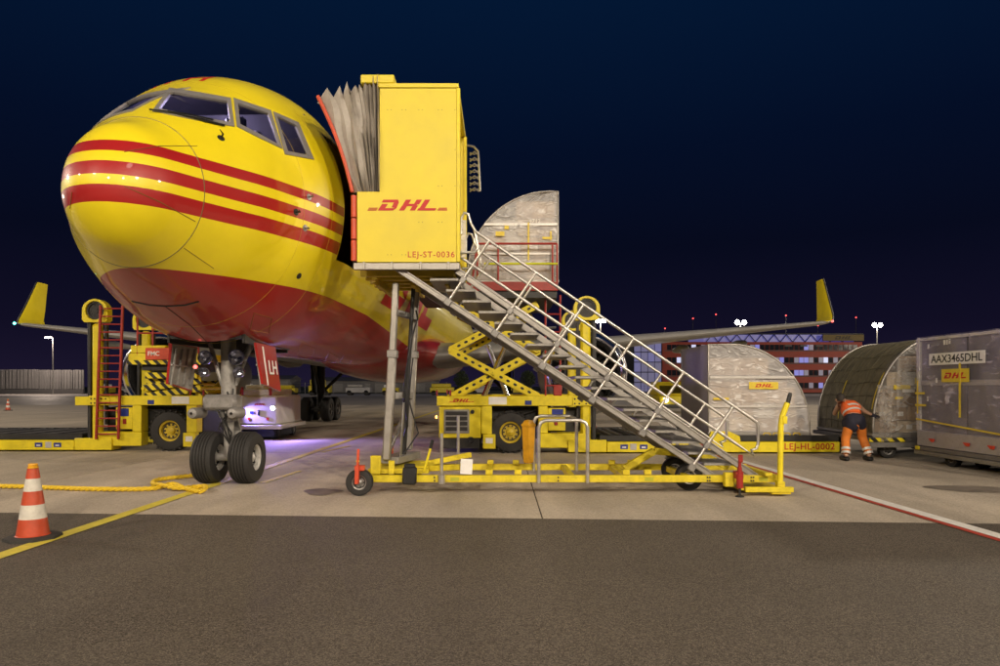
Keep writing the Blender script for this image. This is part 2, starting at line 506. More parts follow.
for px, py, w, h in ((322, 492, .42, .10), (968, 489, .8, .13)):
    c = gnd(px, py); b = MB()
    b.add([(c.x + w * (1 + .25 * math.sin(3 * a)) * math.cos(a) * .6, c.y + h * 3 * (1 + .2 * math.cos(2 * a + px)) * math.sin(a), .004) for a in [k * math.pi / 12 for k in range(24)]], [tuple(range(24))])
    o = b.build('oil_stain', mat('oil_stain_film', (.20, .17, .14), .5, 0, .5, 5), None); o['kind'] = 'structure'

# ================================================================== cargo airplane
TH = R(1.5)
tip = Vector((-4.17 - 3.26 * math.sin(TH), 10.26 - 3.26 * math.cos(TH), 0))
AC = thing('cargo_airplane', tip, 'yellow cargo airplane with three red nose stripes and a red belly', 'airplane', rz=-TH)
ACM = WM[AC]; ACI = ACM.inverted()
# local axes: x = its left (picture right), y = aft from the nose tip, z = up
TK = [0, .1, .3, .7, 1.05, 1.4, 1.85, 2.3, 2.8, 3.3, 4.0, 8.0, 27.0, 33.0, 38.0, 42.0, 44.5]
ZT = [3.65, 4.024, 4.338, 4.589, 4.876, 5.15, 5.467, 5.787, 6.017, 6.155, 6.199, 6.20, 6.20, 6.20, 6.18, 6.08, 5.85]
ZB = [3.65, 3.324, 3.086, 2.872, 2.701, 2.539, 2.359, 2.19, 2.07, 2.03, 2.03, 2.05, 2.08, 2.6, 3.6, 4.6, 5.2]
WW = [0, .34, .564, .815, 1.033, 1.261, 1.49, 1.693, 1.827, 1.905, 1.92, 1.92, 1.92, 1.80, 1.35, .75, .25]
ZC = [3.65, 3.66, 3.68, 3.73, 3.78, 3.85, 3.93, 4.02, 4.10, 4.14, 4.15, 4.15, 4.15, 4.3, 4.8, 5.3, 5.5]
KQ = [math.sqrt(t) for t in TK]
def grad(y):
    g = []
    for i in range(len(y)):
        if i == 0: g.append((y[1] - y[0]) / (KQ[1] - KQ[0]))
        elif i == len(y) - 1: g.append((y[-1] - y[-2]) / (KQ[-1] - KQ[-2]))
        else:
            hd = KQ[i + 1] - KQ[i]; hs = KQ[i] - KQ[i - 1]
            g.append((hs * hs * y[i + 1] + (hd * hd - hs * hs) * y[i] - hd * hd * y[i - 1]) / (hs * hd * (hd + hs)))
    return g
TAB = [(y, grad(y)) for y in (ZT, ZB, WW, ZC)]
def prof(t):
    q = math.sqrt(max(t, 0)); i = 0
    while i < len(KQ) - 2 and q > KQ[i + 1]: i += 1
    h = KQ[i + 1] - KQ[i]; s = (q - KQ[i]) / h; r = []
    for y, m in TAB:
        if TK[i] >= 4.0: r.append(y[i] + (y[i + 1] - y[i]) * (s * s * (3 - 2 * s)))
        else: r.append((2 * s ** 3 - 3 * s * s + 1) * y[i] + (s ** 3 - 2 * s * s + s) * h * m[i] + (-2 * s ** 3 + 3 * s * s) * y[i + 1] + (s ** 3 - s * s) * h * m[i + 1])
    return r
def spt(t, ph, inset=0.0):
    a, b, c, d = prof(t)
    s = math.sin(ph); c = max(c - inset, .001)
    z = d + ((a - inset - d) * s if s > 0 else (d - b - inset) * s)
    return Vector((c * math.cos(ph), t, z))
def side_x(t, z):
    a, b, c, d = prof(t)
    k = (z - d) / ((a - d) if z > d else (d - b))
    return c * math.sqrt(max(0, 1 - k * k))
def to_px(p):
    w = ACM @ p
    return (HX + F * w.x / w.y, HY - F * (w.z - H) / w.y)
def inside(pt, poly):
    x, y = pt; c = False; n = len(poly)
    for i in range(n):
        x1, y1 = poly[i]; x2, y2 = poly[i - 1]
        if (y1 > y) != (y2 > y) and x < (x2 - x1) * (y - y1) / (y2 - y1) + x1: c = not c
    return c
WIN = [[(171, 91.5), (200, 96), (228, 101), (231, 123.5), (200, 118.3), (157.5, 109.5)],
       [(236.8, 102.5), (268.3, 113), (279.6, 146), (258, 134.5), (239.4, 125)],
       [(275.9, 115.3), (296, 125), (309.4, 156.3), (287, 152)]]
ts = []
t = 0.0
while t < 2.0: ts.append(t * t * .7 if t < 1.0 else 0); t += 0.08
ts = [(k / 26) ** 2 * .7 for k in range(27)]
while ts[-1] < 3.9: ts.append(ts[-1] + .034)
while ts[-1] < 44.4: ts.append(min(44.5, ts[-1] + (.25 if ts[-1] < 12 else .8)))
NP = 220
rows = [[spt(t, 2 * math.pi * j / NP) for j in range(NP)] for t in ts]
full = MB().grid(rows, True)
bvh = BVHTree.FromPolygons([tuple(p) for p in full.v], full.f)
camL = ACI @ Vector((0, 0, H))
def cast(px, py):
    d = (ACI.to_3x3() @ Vector(((px - HX), F, (HY - py)))).normalized()
    loc, nrm, i, dist = bvh.ray_cast(camL, d)
    if loc is None: return None
    if nrm.dot(d) > 0: nrm = -nrm
    return loc, nrm
def is_hole(p):
    if 0.8 < p.y < 3.4 and p.z > 4.3:
        q = Vector((abs(p.x), p.y, p.z))
        if p.x < 0 or True:
            pt = to_px(q)
            for w in WIN:
                if inside(pt, w):
                    h_ = cast(*pt)
                    if h_ and (h_[0] - q).length < .22: return 'w'
    if p.x > 0.9 and 2.98 < p.y < 3.95 and 3.38 < p.z < 5.25: return 'd'
    if abs(p.x) < 0.50 and 2.55 < p.y < 4.35 and p.z < 2.4: return 'g'
    return None
skin = MB(); skin.v = full.v
for f in full.f:
    c = (full.v[f[0]] + full.v[f[1]] + full.v[f[2]] + full.v[f[3]]) / 4
    if is_hole(c) is None:
        skin.f.append(f); skin.m.append(0)

# livery by height above ground (object z) and station (object y)
def livery():
    m = bpy.data.materials.new('airplane_livery'); m.use_nodes = True
    nt = m.node_tree; L = nt.links.new; p = nt.nodes['Principled BSDF']
    tc = nd(nt, 'ShaderNodeTexCoord'); sp = nd(nt, 'ShaderNodeSeparateXYZ'); L(tc.outputs['Object'], sp.inputs[0])
    def op(o, a, b):
        k = nd(nt, 'ShaderNodeMath', operation=o)
        for i, s in ((0, a), (1, b)):
            if isinstance(s, (int, float)): k.inputs[i].default_value = s
            else: L(s, k.inputs[i])
        return k.outputs[0]
    z = sp.outputs['Z']; y = sp.outputs['Y']
    tot = None
    for lo, hi in ((3.44, 3.615), (3.725, 3.875), (4.00, 4.135)):
        s = op('MULTIPLY', op('GREATER_THAN', z, lo), op('LESS_THAN', z, hi))
        tot = s if tot is None else op('ADD', tot, s)
    tot = op('MULTIPLY', tot, op('LESS_THAN', y, 2.97))
    edge = op('SUBTRACT', 2.86, op('MULTIPLY', op('MAXIMUM', op('SUBTRACT', y, 6.0), 0.0), .04))
    belly = op('LESS_THAN', z, edge)
    red = op('MAXIMUM', tot, belly)
    n = nd(nt, 'ShaderNodeTexNoise', Scale=1.3, Detail=7.0, Roughness=.6); L(tc.outputs['Object'], n.inputs['Vector'])
    mr = nd(nt, 'ShaderNodeMapRange'); mr.inputs['From Min'].default_value = .3; mr.inputs['From Max'].default_value = .7
    mr.inputs['To Min'].default_value = .93; mr.inputs['To Max'].default_value = 1.04; L(n.outputs['Fac'], mr.inputs['Value'])
    mx = nd(nt, 'ShaderNodeMix', data_type='RGBA'); L(red, mx.inputs['Factor'])
    mx.inputs['A'].default_value = (.90, .735, .010, 1); mx.inputs['B'].default_value = (.40, .010, .010, 1)
    hs = nd(nt, 'ShaderNodeHueSaturation'); L(mx.outputs['Result'], hs.inputs['Color']); L(mr.outputs[0], hs.inputs['Value'])
    L(hs.outputs[0], p.inputs['Base Color'])
    p.inputs['Roughness'].default_value = .42
    p.inputs['Coat Weight'].default_value = .7; p.inputs['Coat Roughness'].default_value = .045
    n2 = nd(nt, 'ShaderNodeTexNoise', Scale=2.2, Detail=2.0); L(tc.outputs['Object'], n2.inputs['Vector'])
    bp = nd(nt, 'ShaderNodeBump', Strength=.10, Distance=.03); L(n2.outputs['Fac'], bp.inputs['Height'])
    L(bp.outputs[0], p.inputs['Normal']); L(bp.outputs[0], p.inputs['Coat Normal'])
    return m
mLivery = livery()
fus = skin.build('fuselage', mLivery, AC, local=True, ang=60, flip=True)
# inner lining seen through the windows
lin = MB()
tl = [t for t in ts if .85 < t < 4.6]
lin.grid([[spt(t, 2 * math.pi * j / NP, .07) for j in range(NP)] for t in tl], True)
keep = MB(); keep.v = lin.v
for f in lin.f:
    c = (lin.v[f[0]] + lin.v[f[1]] + lin.v[f[2]] + lin.v[f[3]]) / 4
    c2 = Vector((c.x * 1.05, c.y, c.z + .04))
    if is_hole(c2) is None and is_hole(c) is None: keep.f.append(f); keep.m.append(0)
keep.build('cabin_lining', mat('cabin_lining', (.30, .28, .34), .7, 0, .1, 5), AC, local=True, ang=60)
ck = MB()
ck.bb(-1.3, 1.3, 2.86, 2.90, 3.2, 5.5)                   # rear bulkhead of the flight deck
ck.bb(-.7, .7, 1.35, 1.65, 4.20, 4.55)
ck.build('flight_deck_panel', mat('panel_grey', (.10, .095, .10), .6), AC, local=True)
st = MB()
for sx in (-.55, .55):
    st.bb(sx - .24, sx + .24, 2.15, 2.3, 4.1, 5.0, .05); st.bb(sx - .14, sx + .14, 2.17, 2.28, 5.0, 5.2, .04)
    st.build('crew_seat', mDark, AC, local=True); st = MB()
wp = MB(); wp.bb(.15, .62, 2.80, 2.85, 4.75, 5.25, .02); wp.build('flight_deck_door', mat('pale_panel', (.55, .52, .60), .6), AC, local=True)
cl = bpy.data.lights.new('flight_deck_light', 'POINT'); cl.energy = 30; cl.color = (.72, .62, 1.0); cl.shadow_soft_size = .1
clo = bpy.data.objects.new('flight_deck_light', cl); COL.objects.link(clo); clo.parent = AC; clo.location = (0.1, 2.3, 5.35)
# windows: frame strip round each pane, pane set in
def glass_mat():
    m = bpy.data.materials.new('window_glass'); m.use_nodes = True
    nt = m.node_tree; L = nt.links.new; out = nt.nodes['Material Output']
    gl = nd(nt, 'ShaderNodeBsdfGlossy', Roughness=.03); gl.inputs['Color'].default_value = (.8, .82, .9, 1)
    tr = nd(nt, 'ShaderNodeBsdfTransparent'); tr.inputs['Color'].default_value = (.62, .62, .68, 1)
    lw = nd(nt, 'ShaderNodeLayerWeight'); lw.inputs[0].default_value = .5
    pw = nd(nt, 'ShaderNodeMath', operation='POWER'); L(lw.outputs['Facing'], pw.inputs[0]); pw.inputs[1].default_value = 4.0
    fr = nd(nt, 'ShaderNodeMath', operation='MULTIPLY_ADD'); L(pw.outputs[0], fr.inputs[0]); fr.inputs[1].default_value = .7; fr.inputs[2].default_value = .05
    mx = nd(nt, 'ShaderNodeMixShader'); L(fr.outputs[0], mx.inputs[0]); L(tr.outputs[0], mx.inputs[1]); L(gl.outputs[0], mx.inputs[2])
    L(mx.outputs[0], out.inputs['Surface']); return m
mGlass = glass_mat()
mFrame = mat('window_frame', (.27, .255, .24), .45, .2, .15, 8)
def expand(poly, k):
    c = (sum(p[0] for p in poly) / len(poly), sum(p[1] for p in poly) / len(poly)); n = len(poly); out = []
    for i in range(n):
        a, b, d = poly[i - 1], poly[i], poly[(i + 1) % n]
        def nr(p, q):
            e = (q[0] - p[0], q[1] - p[1]); l = math.hypot(*e); return (e[1] / l, -e[0] / l)
        n1, n2 = nr(a, b), nr(b, d); s = (n1[0] + n2[0], n1[1] + n2[1]); q = 1 + n1[0] * n2[0] + n1[1] * n2[1]
        v = (s[0] / max(q, .5), s[1] / max(q, .5))
        out.append((b[0] + v[0] * k, b[1] + v[1] * k))
    return out
def samp(poly, n=8):
    r = []
    for i in range(len(poly)):
        a, b = poly[i], poly[(i + 1) % len(poly)]
        for k in range(n): r.append((a[0] + (b[0] - a[0]) * k / n, a[1] + (b[1] - a[1]) * k / n))
    return r
for side in (1, -1):
    for w in WIN:
        inn = [cast(*p) for p in samp(expand(w, -0.8))]; out = [cast(*p) for p in samp(expand(w, 2.9))]
        mir = lambda v: Vector((v.x * side, v.y, v.z))
        pane = [mir(l - n * .015) for l, n in inn]
        g_ = MB(); ctr = sum(pane, Vector()) / len(pane)
        g_.add(pane + [ctr], [(i, (i + 1) % len(pane), len(pane)) for i in range(len(pane))])
        po = g_.build('cockpit_window', mGlass, AC, local=True)
        fr = MB()
        fr.grid([[mir(l - n * .025) for l, n in inn], [mir(l + n * .010) for l, n in inn], [mir(l + n * .012) for l, n in out], [mir(l - n * .012) for l, n in out]], True)
        fr.build('window_frame', mFrame, po, local=True, ang=50)
# wipers, radome seam, panel lines, probes
def surf_line(pts, r, name, m, off=.002, n=14):
    P = []
    for (a, b) in zip(pts[:-1], pts[1:]):
        for k in range(n):
            c = cast(a[0] + (b[0] - a[0]) * k / n, a[1] + (b[1] - a[1]) * k / n)
            if c: P.append(c[0] + c[1] * off)
    if len(P) > 2: return MB().tube(P, r, 5).build(name, m, AC, local=True)
surf_line([(168, 113), (200, 121), (226, 127)], .014, 'wiper', mBlack, .02)
surf_line([(150, 112), (185, 116), (215, 122)], .010, 'wiper', mBlack, .03)
b = MB(); b.tube([spt(.72, 2 * math.pi * k / 90) * 1 for k in range(90)], .0055, 5, closed=True)
b.build('radome_seam', mat('seam', (.16, .13, .05), .6), AC, local=True)
for tt_ in (2.02, 2.62):
    b = MB(); b.tube([spt(tt_, 2 * math.pi * k / 120) for k in range(120)], .0022, 4, closed=True); b.build('skin_joint', mat('faint_seam', (.50, .36, .03), .6), AC, local=True)
mSeam = mat('panel_seam', (.20, .11, .02), .6)
surf_line([(124, 186), (160, 202), (198, 223)], .0045, 'lightning_strip', mSeam)
surf_line([(124, 152), (160, 146), (200, 146)], .004, 'lightning_strip', mSeam)
surf_line([(72, 192), (70, 210)], .004, 'lightning_strip', mSeam)
surf_line([(184, 248), (216, 270)], .003, 'panel_line', mSeam)
surf_line([(132, 301), (150, 305), (166, 306), (185, 305), (200, 301)], .013, 'belly_vent', mBlack, .001)
surf_line([(166, 307), (190, 325), (215, 350)], .005, 'panel_line', mat('dark_seam', (.06, .01, .01), .6))
for px, py in ((221, 138), (309, 197), (296, 212), (305, 228), (299, 276)):
    c = cast(px, py)
    if c:
        l, n = c; b = MB(); b.lathe(l - n * .005, n, [(0, .045), (.008, .045), (.012, 0)], 14)
        po = b.build('sensor_plate', mDark if px < 300 else mSteel, AC, local=True)
        if py < 270: MB().tube([l, l + n * .07, l + n * .09 + Vector((0, -.10, 0))], [.014, .012, .005], 6).build('probe', mDark if px < 300 else mSteel, po, local=True)
# small service hatches drawn on the red belly
for (x0, y0, x1, y1) in ((250, 313, 272, 330), (297, 343, 315, 355), (325, 352, 338, 361), (340, 355, 352, 362)):
    P = []
    for p in samp([(x0, y1), (x0 + 4, y0), (x1, y0 + 5), (x1 - 3, y1 + 3)], 5):
        c = cast(*p)
        if c: P.append(c[0] + c[1] * .001)
    if len(P) > 8: MB().tube(P, .006, 4, closed=True).build('service_hatch', mat('hatch_line', (.30, .09, .02), .6), AC, local=True)
# roof letter and large side lettering lie on the skin
def skin_bar(name, quad, m, off=.004, n=6, sx=1):
    """quad of (t, z) corners on the left side, wrapped onto the skin"""
    rows_ = []
    for i in range(n + 1):
        u = i / n; r_ = []
        for j in range(n + 1):
            v = j / n
            t_ = (quad[0][0] * (1 - u) + quad[1][0] * u) * (1 - v) + (quad[3][0] * (1 - u) + quad[2][0] * u) * v
            z_ = (quad[0][1] * (1 - u) + quad[1][1] * u) * (1 - v) + (quad[3][1] * (1 - u) + quad[2][1] * u) * v
            r_.append(Vector((sx * (side_x(t_, z_) + off), t_, z_)))
        rows_.append(r_)
    return MB().grid(rows_).build(name, m, AC, local=True)
hl = 1.55
for k, q in enumerate(LOGO):
    skin_bar('side_letter_bar', [(6.4 + p[0] * hl, 3.15 + p[1] * hl) for p in q], mLogo, .004 + .0006 * (k % 5))
def roof_bar(x0, x1, t0, t1):
    r_ = []
    for i in range(5):
        x = x0 + (x1 - x0) * i / 4
        def top(t):
            a, bb_, c, d = prof(t); return d + (a - d) * math.sqrt(1 - (x / c) ** 2) + .004
        r_.append([Vector((x, t0 + (t1 - t0) * j / 4, top(t0 + (t1 - t0) * j / 4))) for j in range(5)])
    MB().grid(r_).build('roof_letter_bar', mLogo, AC, local=True)
for x in (-.12, .12): roof_bar(x - .03, x + .03, 2.1, 2.5)
roof_bar(-.09, .09, 2.27, 2.33)
for x in (-.55, -.38): roof_bar(x - .03, x + .03, 2.1, 2.5)
# doorway edge
# belly fairing
b = MB(); r_ = []
for i in range(25):
    u = -1 + 2 * i / 24; s_ = math.sqrt(max(0, 1 - abs(u) ** 2.6)); r_.append([Vector((2.25 * s_ * math.cos(a), 19.0 + 8.0 * u, 2.55 + (.95 if math.sin(a) < 0 else .9) * s_ * math.sin(a))) for a in [2 * math.pi * j / 36 for j in range(36)]])
b.grid(r_, True); b.build('belly_fairing', mat('belly_red', (.36, .014, .012), .35, 0, .1, 2, coat=.5), AC, local=True, ang=70, flip=True)
# wings
mWing = mat('wing_grey', (.34, .33, .31), .42, .2, .12, .8, dirt=.2, dirtcol=(.2, .18, .16))
mWingY = mat('winglet_yellow', (.82, .66, .015), .35, 0, .08, 2, coat=.4)
AF = [(0, 0), (.012, .35), (.05, .62), (.15, .92), (.3, 1.0), (.5, .88), (.75, .5), (1, .03), (.75, -.26), (.5, -.5), (.3, -.6), (.15, -.58), (.05, -.42), (.012, -.25)]
def wing_rows(secs, sx):
    rows_ = []
    for (pos, chord, th, cant) in secs:      # pos = leading edge point, cant = angle of the thickness axis
        up = Vector((-math.sin(cant) * sx, 0, math.cos(cant)))
        rows_.append([Vector((pos[0] * sx, pos[1], pos[2])) + Vector((0, a * chord, 0)) + up * (t_ * th * chord) for a, t_ in AF])
    return rows_
for sx in (1, -1):
    W0 = [((1.2, 13.6, 2.35), 9.2, .065, .08), ((2.6, 14.4, 2.5), 8.2, .06, .08), ((6.5, 16.5, 2.9), 5.6, .058, .09), ((12.3, 19.6, 3.60), 3.6, .055, .09), ((17.9, 22.5, 4.26), 2.1, .05, .1)]
    w_ = MB().grid(wing_rows(W0, sx), True).build('wing', mWing, AC, local=True, ang=60, flip=(sx < 0))
    # slat and flap-track details
    for yy in (4.4, 8.6, 11.6, 14.6):
        zz = 2.35 + (yy - 1.2) * .1; tt = 13.6 + (yy - 1.2) * .53
        MB().lathe((yy * sx, tt + 2.2, zz - .28), (0, 1, 0), [(0, .01), (.4, .14), (1.2, .2), (2.4, .12), (2.9, .01)], 10).build('flap_fairing', mWing, w_, local=True)
    WL = [((17.9, 22.5, 4.26), 2.1, .05, .1), ((18.3, 22.85, 4.36), 1.85, .05, .5), ((18.52, 23.25, 4.62), 1.6, .05, 1.1), ((18.62, 23.75, 5.2), 1.35, .05, 1.4), ((18.75, 24.7, 6.5), .75, .05, 1.45)]
    wl = MB().grid(wing_rows(WL, sx), True); tipf = wing_rows(WL, sx)[-1]
    wl.add(tipf, [tuple(range(len(tipf)))])
    wlo = wl.build('winglet', mWingY, AC, local=True, ang=60, flip=(sx < 0))
    le = [Vector((s[0][0] * sx, s[0][1], s[0][2])) for s in WL]
    MB().tube(le, [.03, .035, .035, .035, .03], 6).build('leading_edge', mDark, wlo, local=True)
    MB().lathe((18.1 * sx, 22.45, 4.30), (0, -1, 0), [(0, .05), (.05, .05), (.1, .0)], 8).build('navigation_light', mRedLamp if sx > 0 else mGreenLamp, wlo, local=True)
    # engine
    ex = 6.48 * sx; ez = 1.90; ey = 13.15
    n_ = MB().lathe((ex, ey, ez), (0, 1, 0), [(.22, 1.24), (.6, 1.34), (1.6, 1.40), (2.8, 1.34), (4.0, 1.12), (5.0, .85), (5.0, .6)], 40)
    en = n_.build('engine', mat('nacelle_grey', (.40, .39, .38), .38, .25, .1, 1.5, coat=.2), AC, local=True, ang=50)
    MB().lathe((ex, ey, ez), (0, 1, 0), [(.24, 1.24), (.10, 1.20), (.02, 1.14), (0, 1.09), (.04, 1.04), (.2, .99), (.5, .96)], 40).build('inlet_lip', mChrome, en, local=True, ang=60)
    MB().lathe((ex, ey, ez), (0, 1, 0), [(.5, .96), (1.2, .98), (1.25, .02)], 40).build('inlet_duct', mDark, en, local=True)
    fan = MB()
    for k in range(24):
        a = 2 * math.pi * k / 24
        def rp(r, da, y): return Vector((ex + r * math.cos(a + da), ey + y, ez + r * math.sin(a + da)))
        fan.add([rp(.25, 0, 1.0), rp(.25, .2, 1.15), rp(.95, .3, 1.12), rp(.95, .12, .9)], [(0, 1, 2, 3)])
    fan.build('fan', mat('fan_blade', (.16, .155, .15), .35, .7), en, local=True)
    MB().lathe((ex, ey + .62, ez), (0, 1, 0), [(0, .005), (.15, .12), (.4, .27)], 20).build('spinner', mDark, en, local=True)
    MB().add([(ex - .18, 15.0, 2.9), (ex + .18, 15.0, 2.9), (ex + .2, 19.0, 2.7), (ex - .2, 19.0, 2.7), (ex - .05, 14.3, 2.95), (ex + .05, 14.3, 2.95), (ex + .2, 18.5, 3.2), (ex - .2, 18.5, 3.2)],
             [(0, 1, 2, 3), (4, 5, 1, 0), (5, 6, 2, 1), (7, 4, 0, 3), (4, 7, 6, 5)]).build('pylon', mWing, en, local=True)
# tail
MB().grid(wing_rows([((.6, 40.0, 5.3), 4.4, .05, .1), ((7.4, 44.2, 6.0), 1.6, .05, .1)], 1), True).build('tailplane', mWing, AC, local=True, ang=60)
MB().grid(wing_rows([((.6, 40.0, 5.3), 4.4, .05, .1), ((7.4, 44.2, 6.0), 1.6, .05, .1)], -1), True).build('tailplane', mWing, AC, local=True, ang=60, flip=True)
MB().grid([[Vector((t_ * .05 * c, y0 + a * c, z0)) for a, t_ in AF] for (y0, z0, c) in ((35.5, 5.9, 7.5), (43.5, 13.4, 2.8))], True).build('fin', mWingY, AC, local=True, ang=60)

# wheels (local or world): a tyre with grooves, rim with bolts
def wheel(c, ax, r, w, rimr, mrim, parent, local=True, holes=8, lug=False):
    c = Vector(c); ax = Vector(ax).normalized()
    h = w / 2; e = h * .92
    p = [(-h * .78, rimr * .98), (-h, rimr * 1.05), (-h, r * .80), (-e, r * .92), (-h * .66, r * .985)]
    g_ = .016 if not lug else .03
    tread = []
    for k in range(5):
        x = -h * .55 + h * 1.1 * k / 4
        tread += [(x - .012, r), (x - .005, r - g_), (x + .005, r - g_), (x + .012, r)]
    p = p + tread + [(-a, b_) for a, b_ in p[::-1]]
    ty = MB().lathe(c, ax, p, 44)
    if lug:
        for k in range(22):
            a = 2 * math.pi * k / 22
            u = ax.cross(Vector((0, 0, 1))).normalized(); v = ax.cross(u)
            d = u * math.cos(a) + v * math.sin(a)
            for s_ in (-1, 1):
                ty.bar(c + d * (r - .005) + ax * s_ * .02, c + d * (r - .005) + ax * s_ * h * .9 + d.cross(ax) * .05, .05, .05, d, .008)
    t_ = ty.build('tyre', mRubber, parent, local=local, ang=30)
    rm = MB().lathe(c, ax, [(-h * .8, 0), (-h * .55, rimr * .35), (-h * .35, rimr * .4), (-h * .35, rimr * .82), (-h * .72, rimr * .86), (-h * .84, rimr * 1.0), (h * .84, rimr * 1.0), (h * .72, rimr * .86), (h * .35, rimr * .82), (h * .35, rimr * .4), (h * .55, rimr * .35), (h * .8, 0)], 28)
    u = ax.cross(Vector((0, 0, 1))).normalized(); v = ax.cross(u)
    for k in range(holes):
        a = 2 * math.pi * k / holes
        for s_ in (-1, 1):
            q = c + (u * math.cos(a) + v * math.sin(a)) * rimr * .6 + ax * s_ * h * .34
            rm.lathe(q, ax * s_, [(0, rimr * .09), (.03, rimr * .09), (.03, 0)], 6, 1)
    for s_ in (-1, 1): rm.lathe(c + ax * s_ * h * .345, ax * s_, [(0, rimr * .80), (.004, rimr * .80), (.004, rimr * .70), (.0, rimr * .70)], 24, 1)
    rm.build('rim', [mrim, mDark], parent, local=local, ang=30)
    return t_
# nose gear
NG = 3.26
b = MB()
b.tube([(0, NG, .40), (0, NG, 1.05)], .075, 14); b.tube([(0, NG, .95), (0, NG - .02, 2.35)], .11, 16)
b.tube([(-.30, NG, .395), (.30, NG, .395)], .06, 10)
b.lathe((0, NG, 1.0), (0, 0, 1), [(0, .13), (.06, .15), (.10, .15), (.12, .12)], 16)
b.bar((0, NG + .08, .5), (0, NG + .30, .78), .14, .05); b.bar((0, NG + .30, .78), (0, NG + .1, 1.1), .14, .05)
b.tube([(0, NG + .05, 1.55), (0, NG + .9, 2.2)], .05, 8); b.tube([(.1, NG, 1.5), (.32, NG + .05, 2.15)], .035, 8); b.tube([(-.1, NG, 1.5), (-.32, NG + .05, 2.15)], .035, 8)
gear = b.build('nose_gear', mGearGrey, AC, local=True)
b = MB(); b.box((-.06, NG - .08, 1.24), (.52, .30, .24), None, .05); b.build('steering_unit', mat('gear_pale', (.26, .25, .245), .45, .2, .25, 9, .1, 40, dirt=.5, dirtcol=(.06, .05, .05)), gear, local=True)
for sx in (-.42, .18):
    b = MB(); b.lathe((sx, NG - .34, 1.08), (0, 1, 0), [(0, .02), (.02, .07), (.06, .085), (.36, .085), (.38, .03)], 14); b.build('steering_cylinder', mat('gear_pale', (.4, .4, .4)), gear, local=True)
b = MB()
for k in range(5):
    a = k * 1.3
    b.tube([(.12 * math.cos(a), NG - .13, 1.45 - .05 * k), (.16 * math.sin(a + 1), NG - .2, 1.2), (.10 * math.cos(a + 2), NG - .12, .9 - .04 * k), (.05, NG - .08, .6)], .012, 6)
b.build('hose', mBlack, gear, local=True)
for sx in (-.285, .285):
    wheel((sx, NG, .395), (1, 0, 0), .395, .33, .20, mat('rim_white', (.55, .54, .52), .4, .2, .1, 9, dirt=.3), gear)
for sx, zz, rr in ((-.27, 1.92, .11), (.21, 1.92, .12), (-.29, 1.70, .075), (.24, 1.70, .085)):
    b = MB(); b.lathe((sx, NG - .22, zz), (0, 1, 0), [(.14, rr * .4), (.10, rr * .8), (0, rr), (-.01, rr), (-.01, rr * .88), (.05, rr * .5), (.06, 0)], 20)
    lo = b.build('taxi_light', mChrome, gear, local=True)
    b = MB(); b.lathe((sx, NG - .228, zz), (0, 1, 0), [(0, rr * .86), (-.012, rr * .5), (-.014, 0)], 20); b.build('lamp_glass', mGlass, gear, local=True)
b = MB(); b.lathe((-.42, NG - .2, 1.78), (0, -1, 0), [(0, .03), (.02, .03), (.03, 0)], 10); b.build('red_indicator', mRedLamp, gear, local=True)
bay = MB(); bay.bb(-.52, .52, 2.5, 4.4, 2.55, 2.6); bay.bb(-.56, -.52, 2.5, 4.4, 2.1, 2.6); bay.bb(.52, .56, 2.5, 4.4, 2.1, 2.6); bay.bb(-.52, .52, 4.36, 4.4, 2.05, 2.6); bay.bb(-.52, .52, 2.5, 2.54, 2.16, 2.6)
for k in range(6): bay.tube([(-.45 + .18 * k, 2.7 + .1 * k, 2.52), (-.4 + .16 * k, 4.2, 2.48)], .02, 6)
bay.build('gear_bay', mDark, AC, local=True)
for sx, dm in ((1, mRed), (-1, mGearGrey)):
    b = MB(); x0 = .60 * sx
    y0, y1 = (2.72, 3.50)
    b.prism([(x0, y0, 2.12), (x0, y1, 2.10), (x0 + .09 * sx, y1, 1.40), (x0 + .09 * sx, y0 + .05, 1.52)], (.035 * sx, 0, .004))
    d_ = b.build('gear_door', [mat('door_red', (.34, .012, .010), .35, 0, .1, 4, coat=.4)], AC, local=True)
    b = MB()
    for k in range(4): b.bar((x0 - .012 * sx, y0 + .10 + .19 * k, 2.05), (x0 + .072 * sx, y0 + .10 + .19 * k, 1.50), .04, .03)
    b.bar((x0 + .03 * sx, y0 + .03, 1.8), (x0 + .03 * sx, y1 - .03, 1.78), .03, .03)
    b.prism([(x0 - .004 * sx, y0 + .01, 2.1), (x0 - .004 * sx, y1 - .01, 2.08), (x0 + .085 * sx, y1 - .01, 1.42), (x0 + .085 * sx, y0 + .06, 1.54)], (.004 * sx, 0, 0))
    b.build('door_ribs', mGearGrey, d_, local=True)
    if sx > 0:
        nrm = Vector((.99, 0, .12)).normalized()
        c_ = Vector((x0 + .04 + .062, 3.22, 1.76)); up = Vector((-.12, 0, .99))
        text('LH', .30, ACM @ c_, ACM.to_3x3() @ Vector((0, 1, 0)), ACM.to_3x3() @ up, mWhite, d_, 'registration', .003, bold=.012)
        b = MB(); b.bar((x0 + .045, 2.95, 2.08), (x0 + .125, 2.95, 1.5), .05, .006, (1, 0, .1)); b.build('white_stripe', mWhite, d_, local=True)
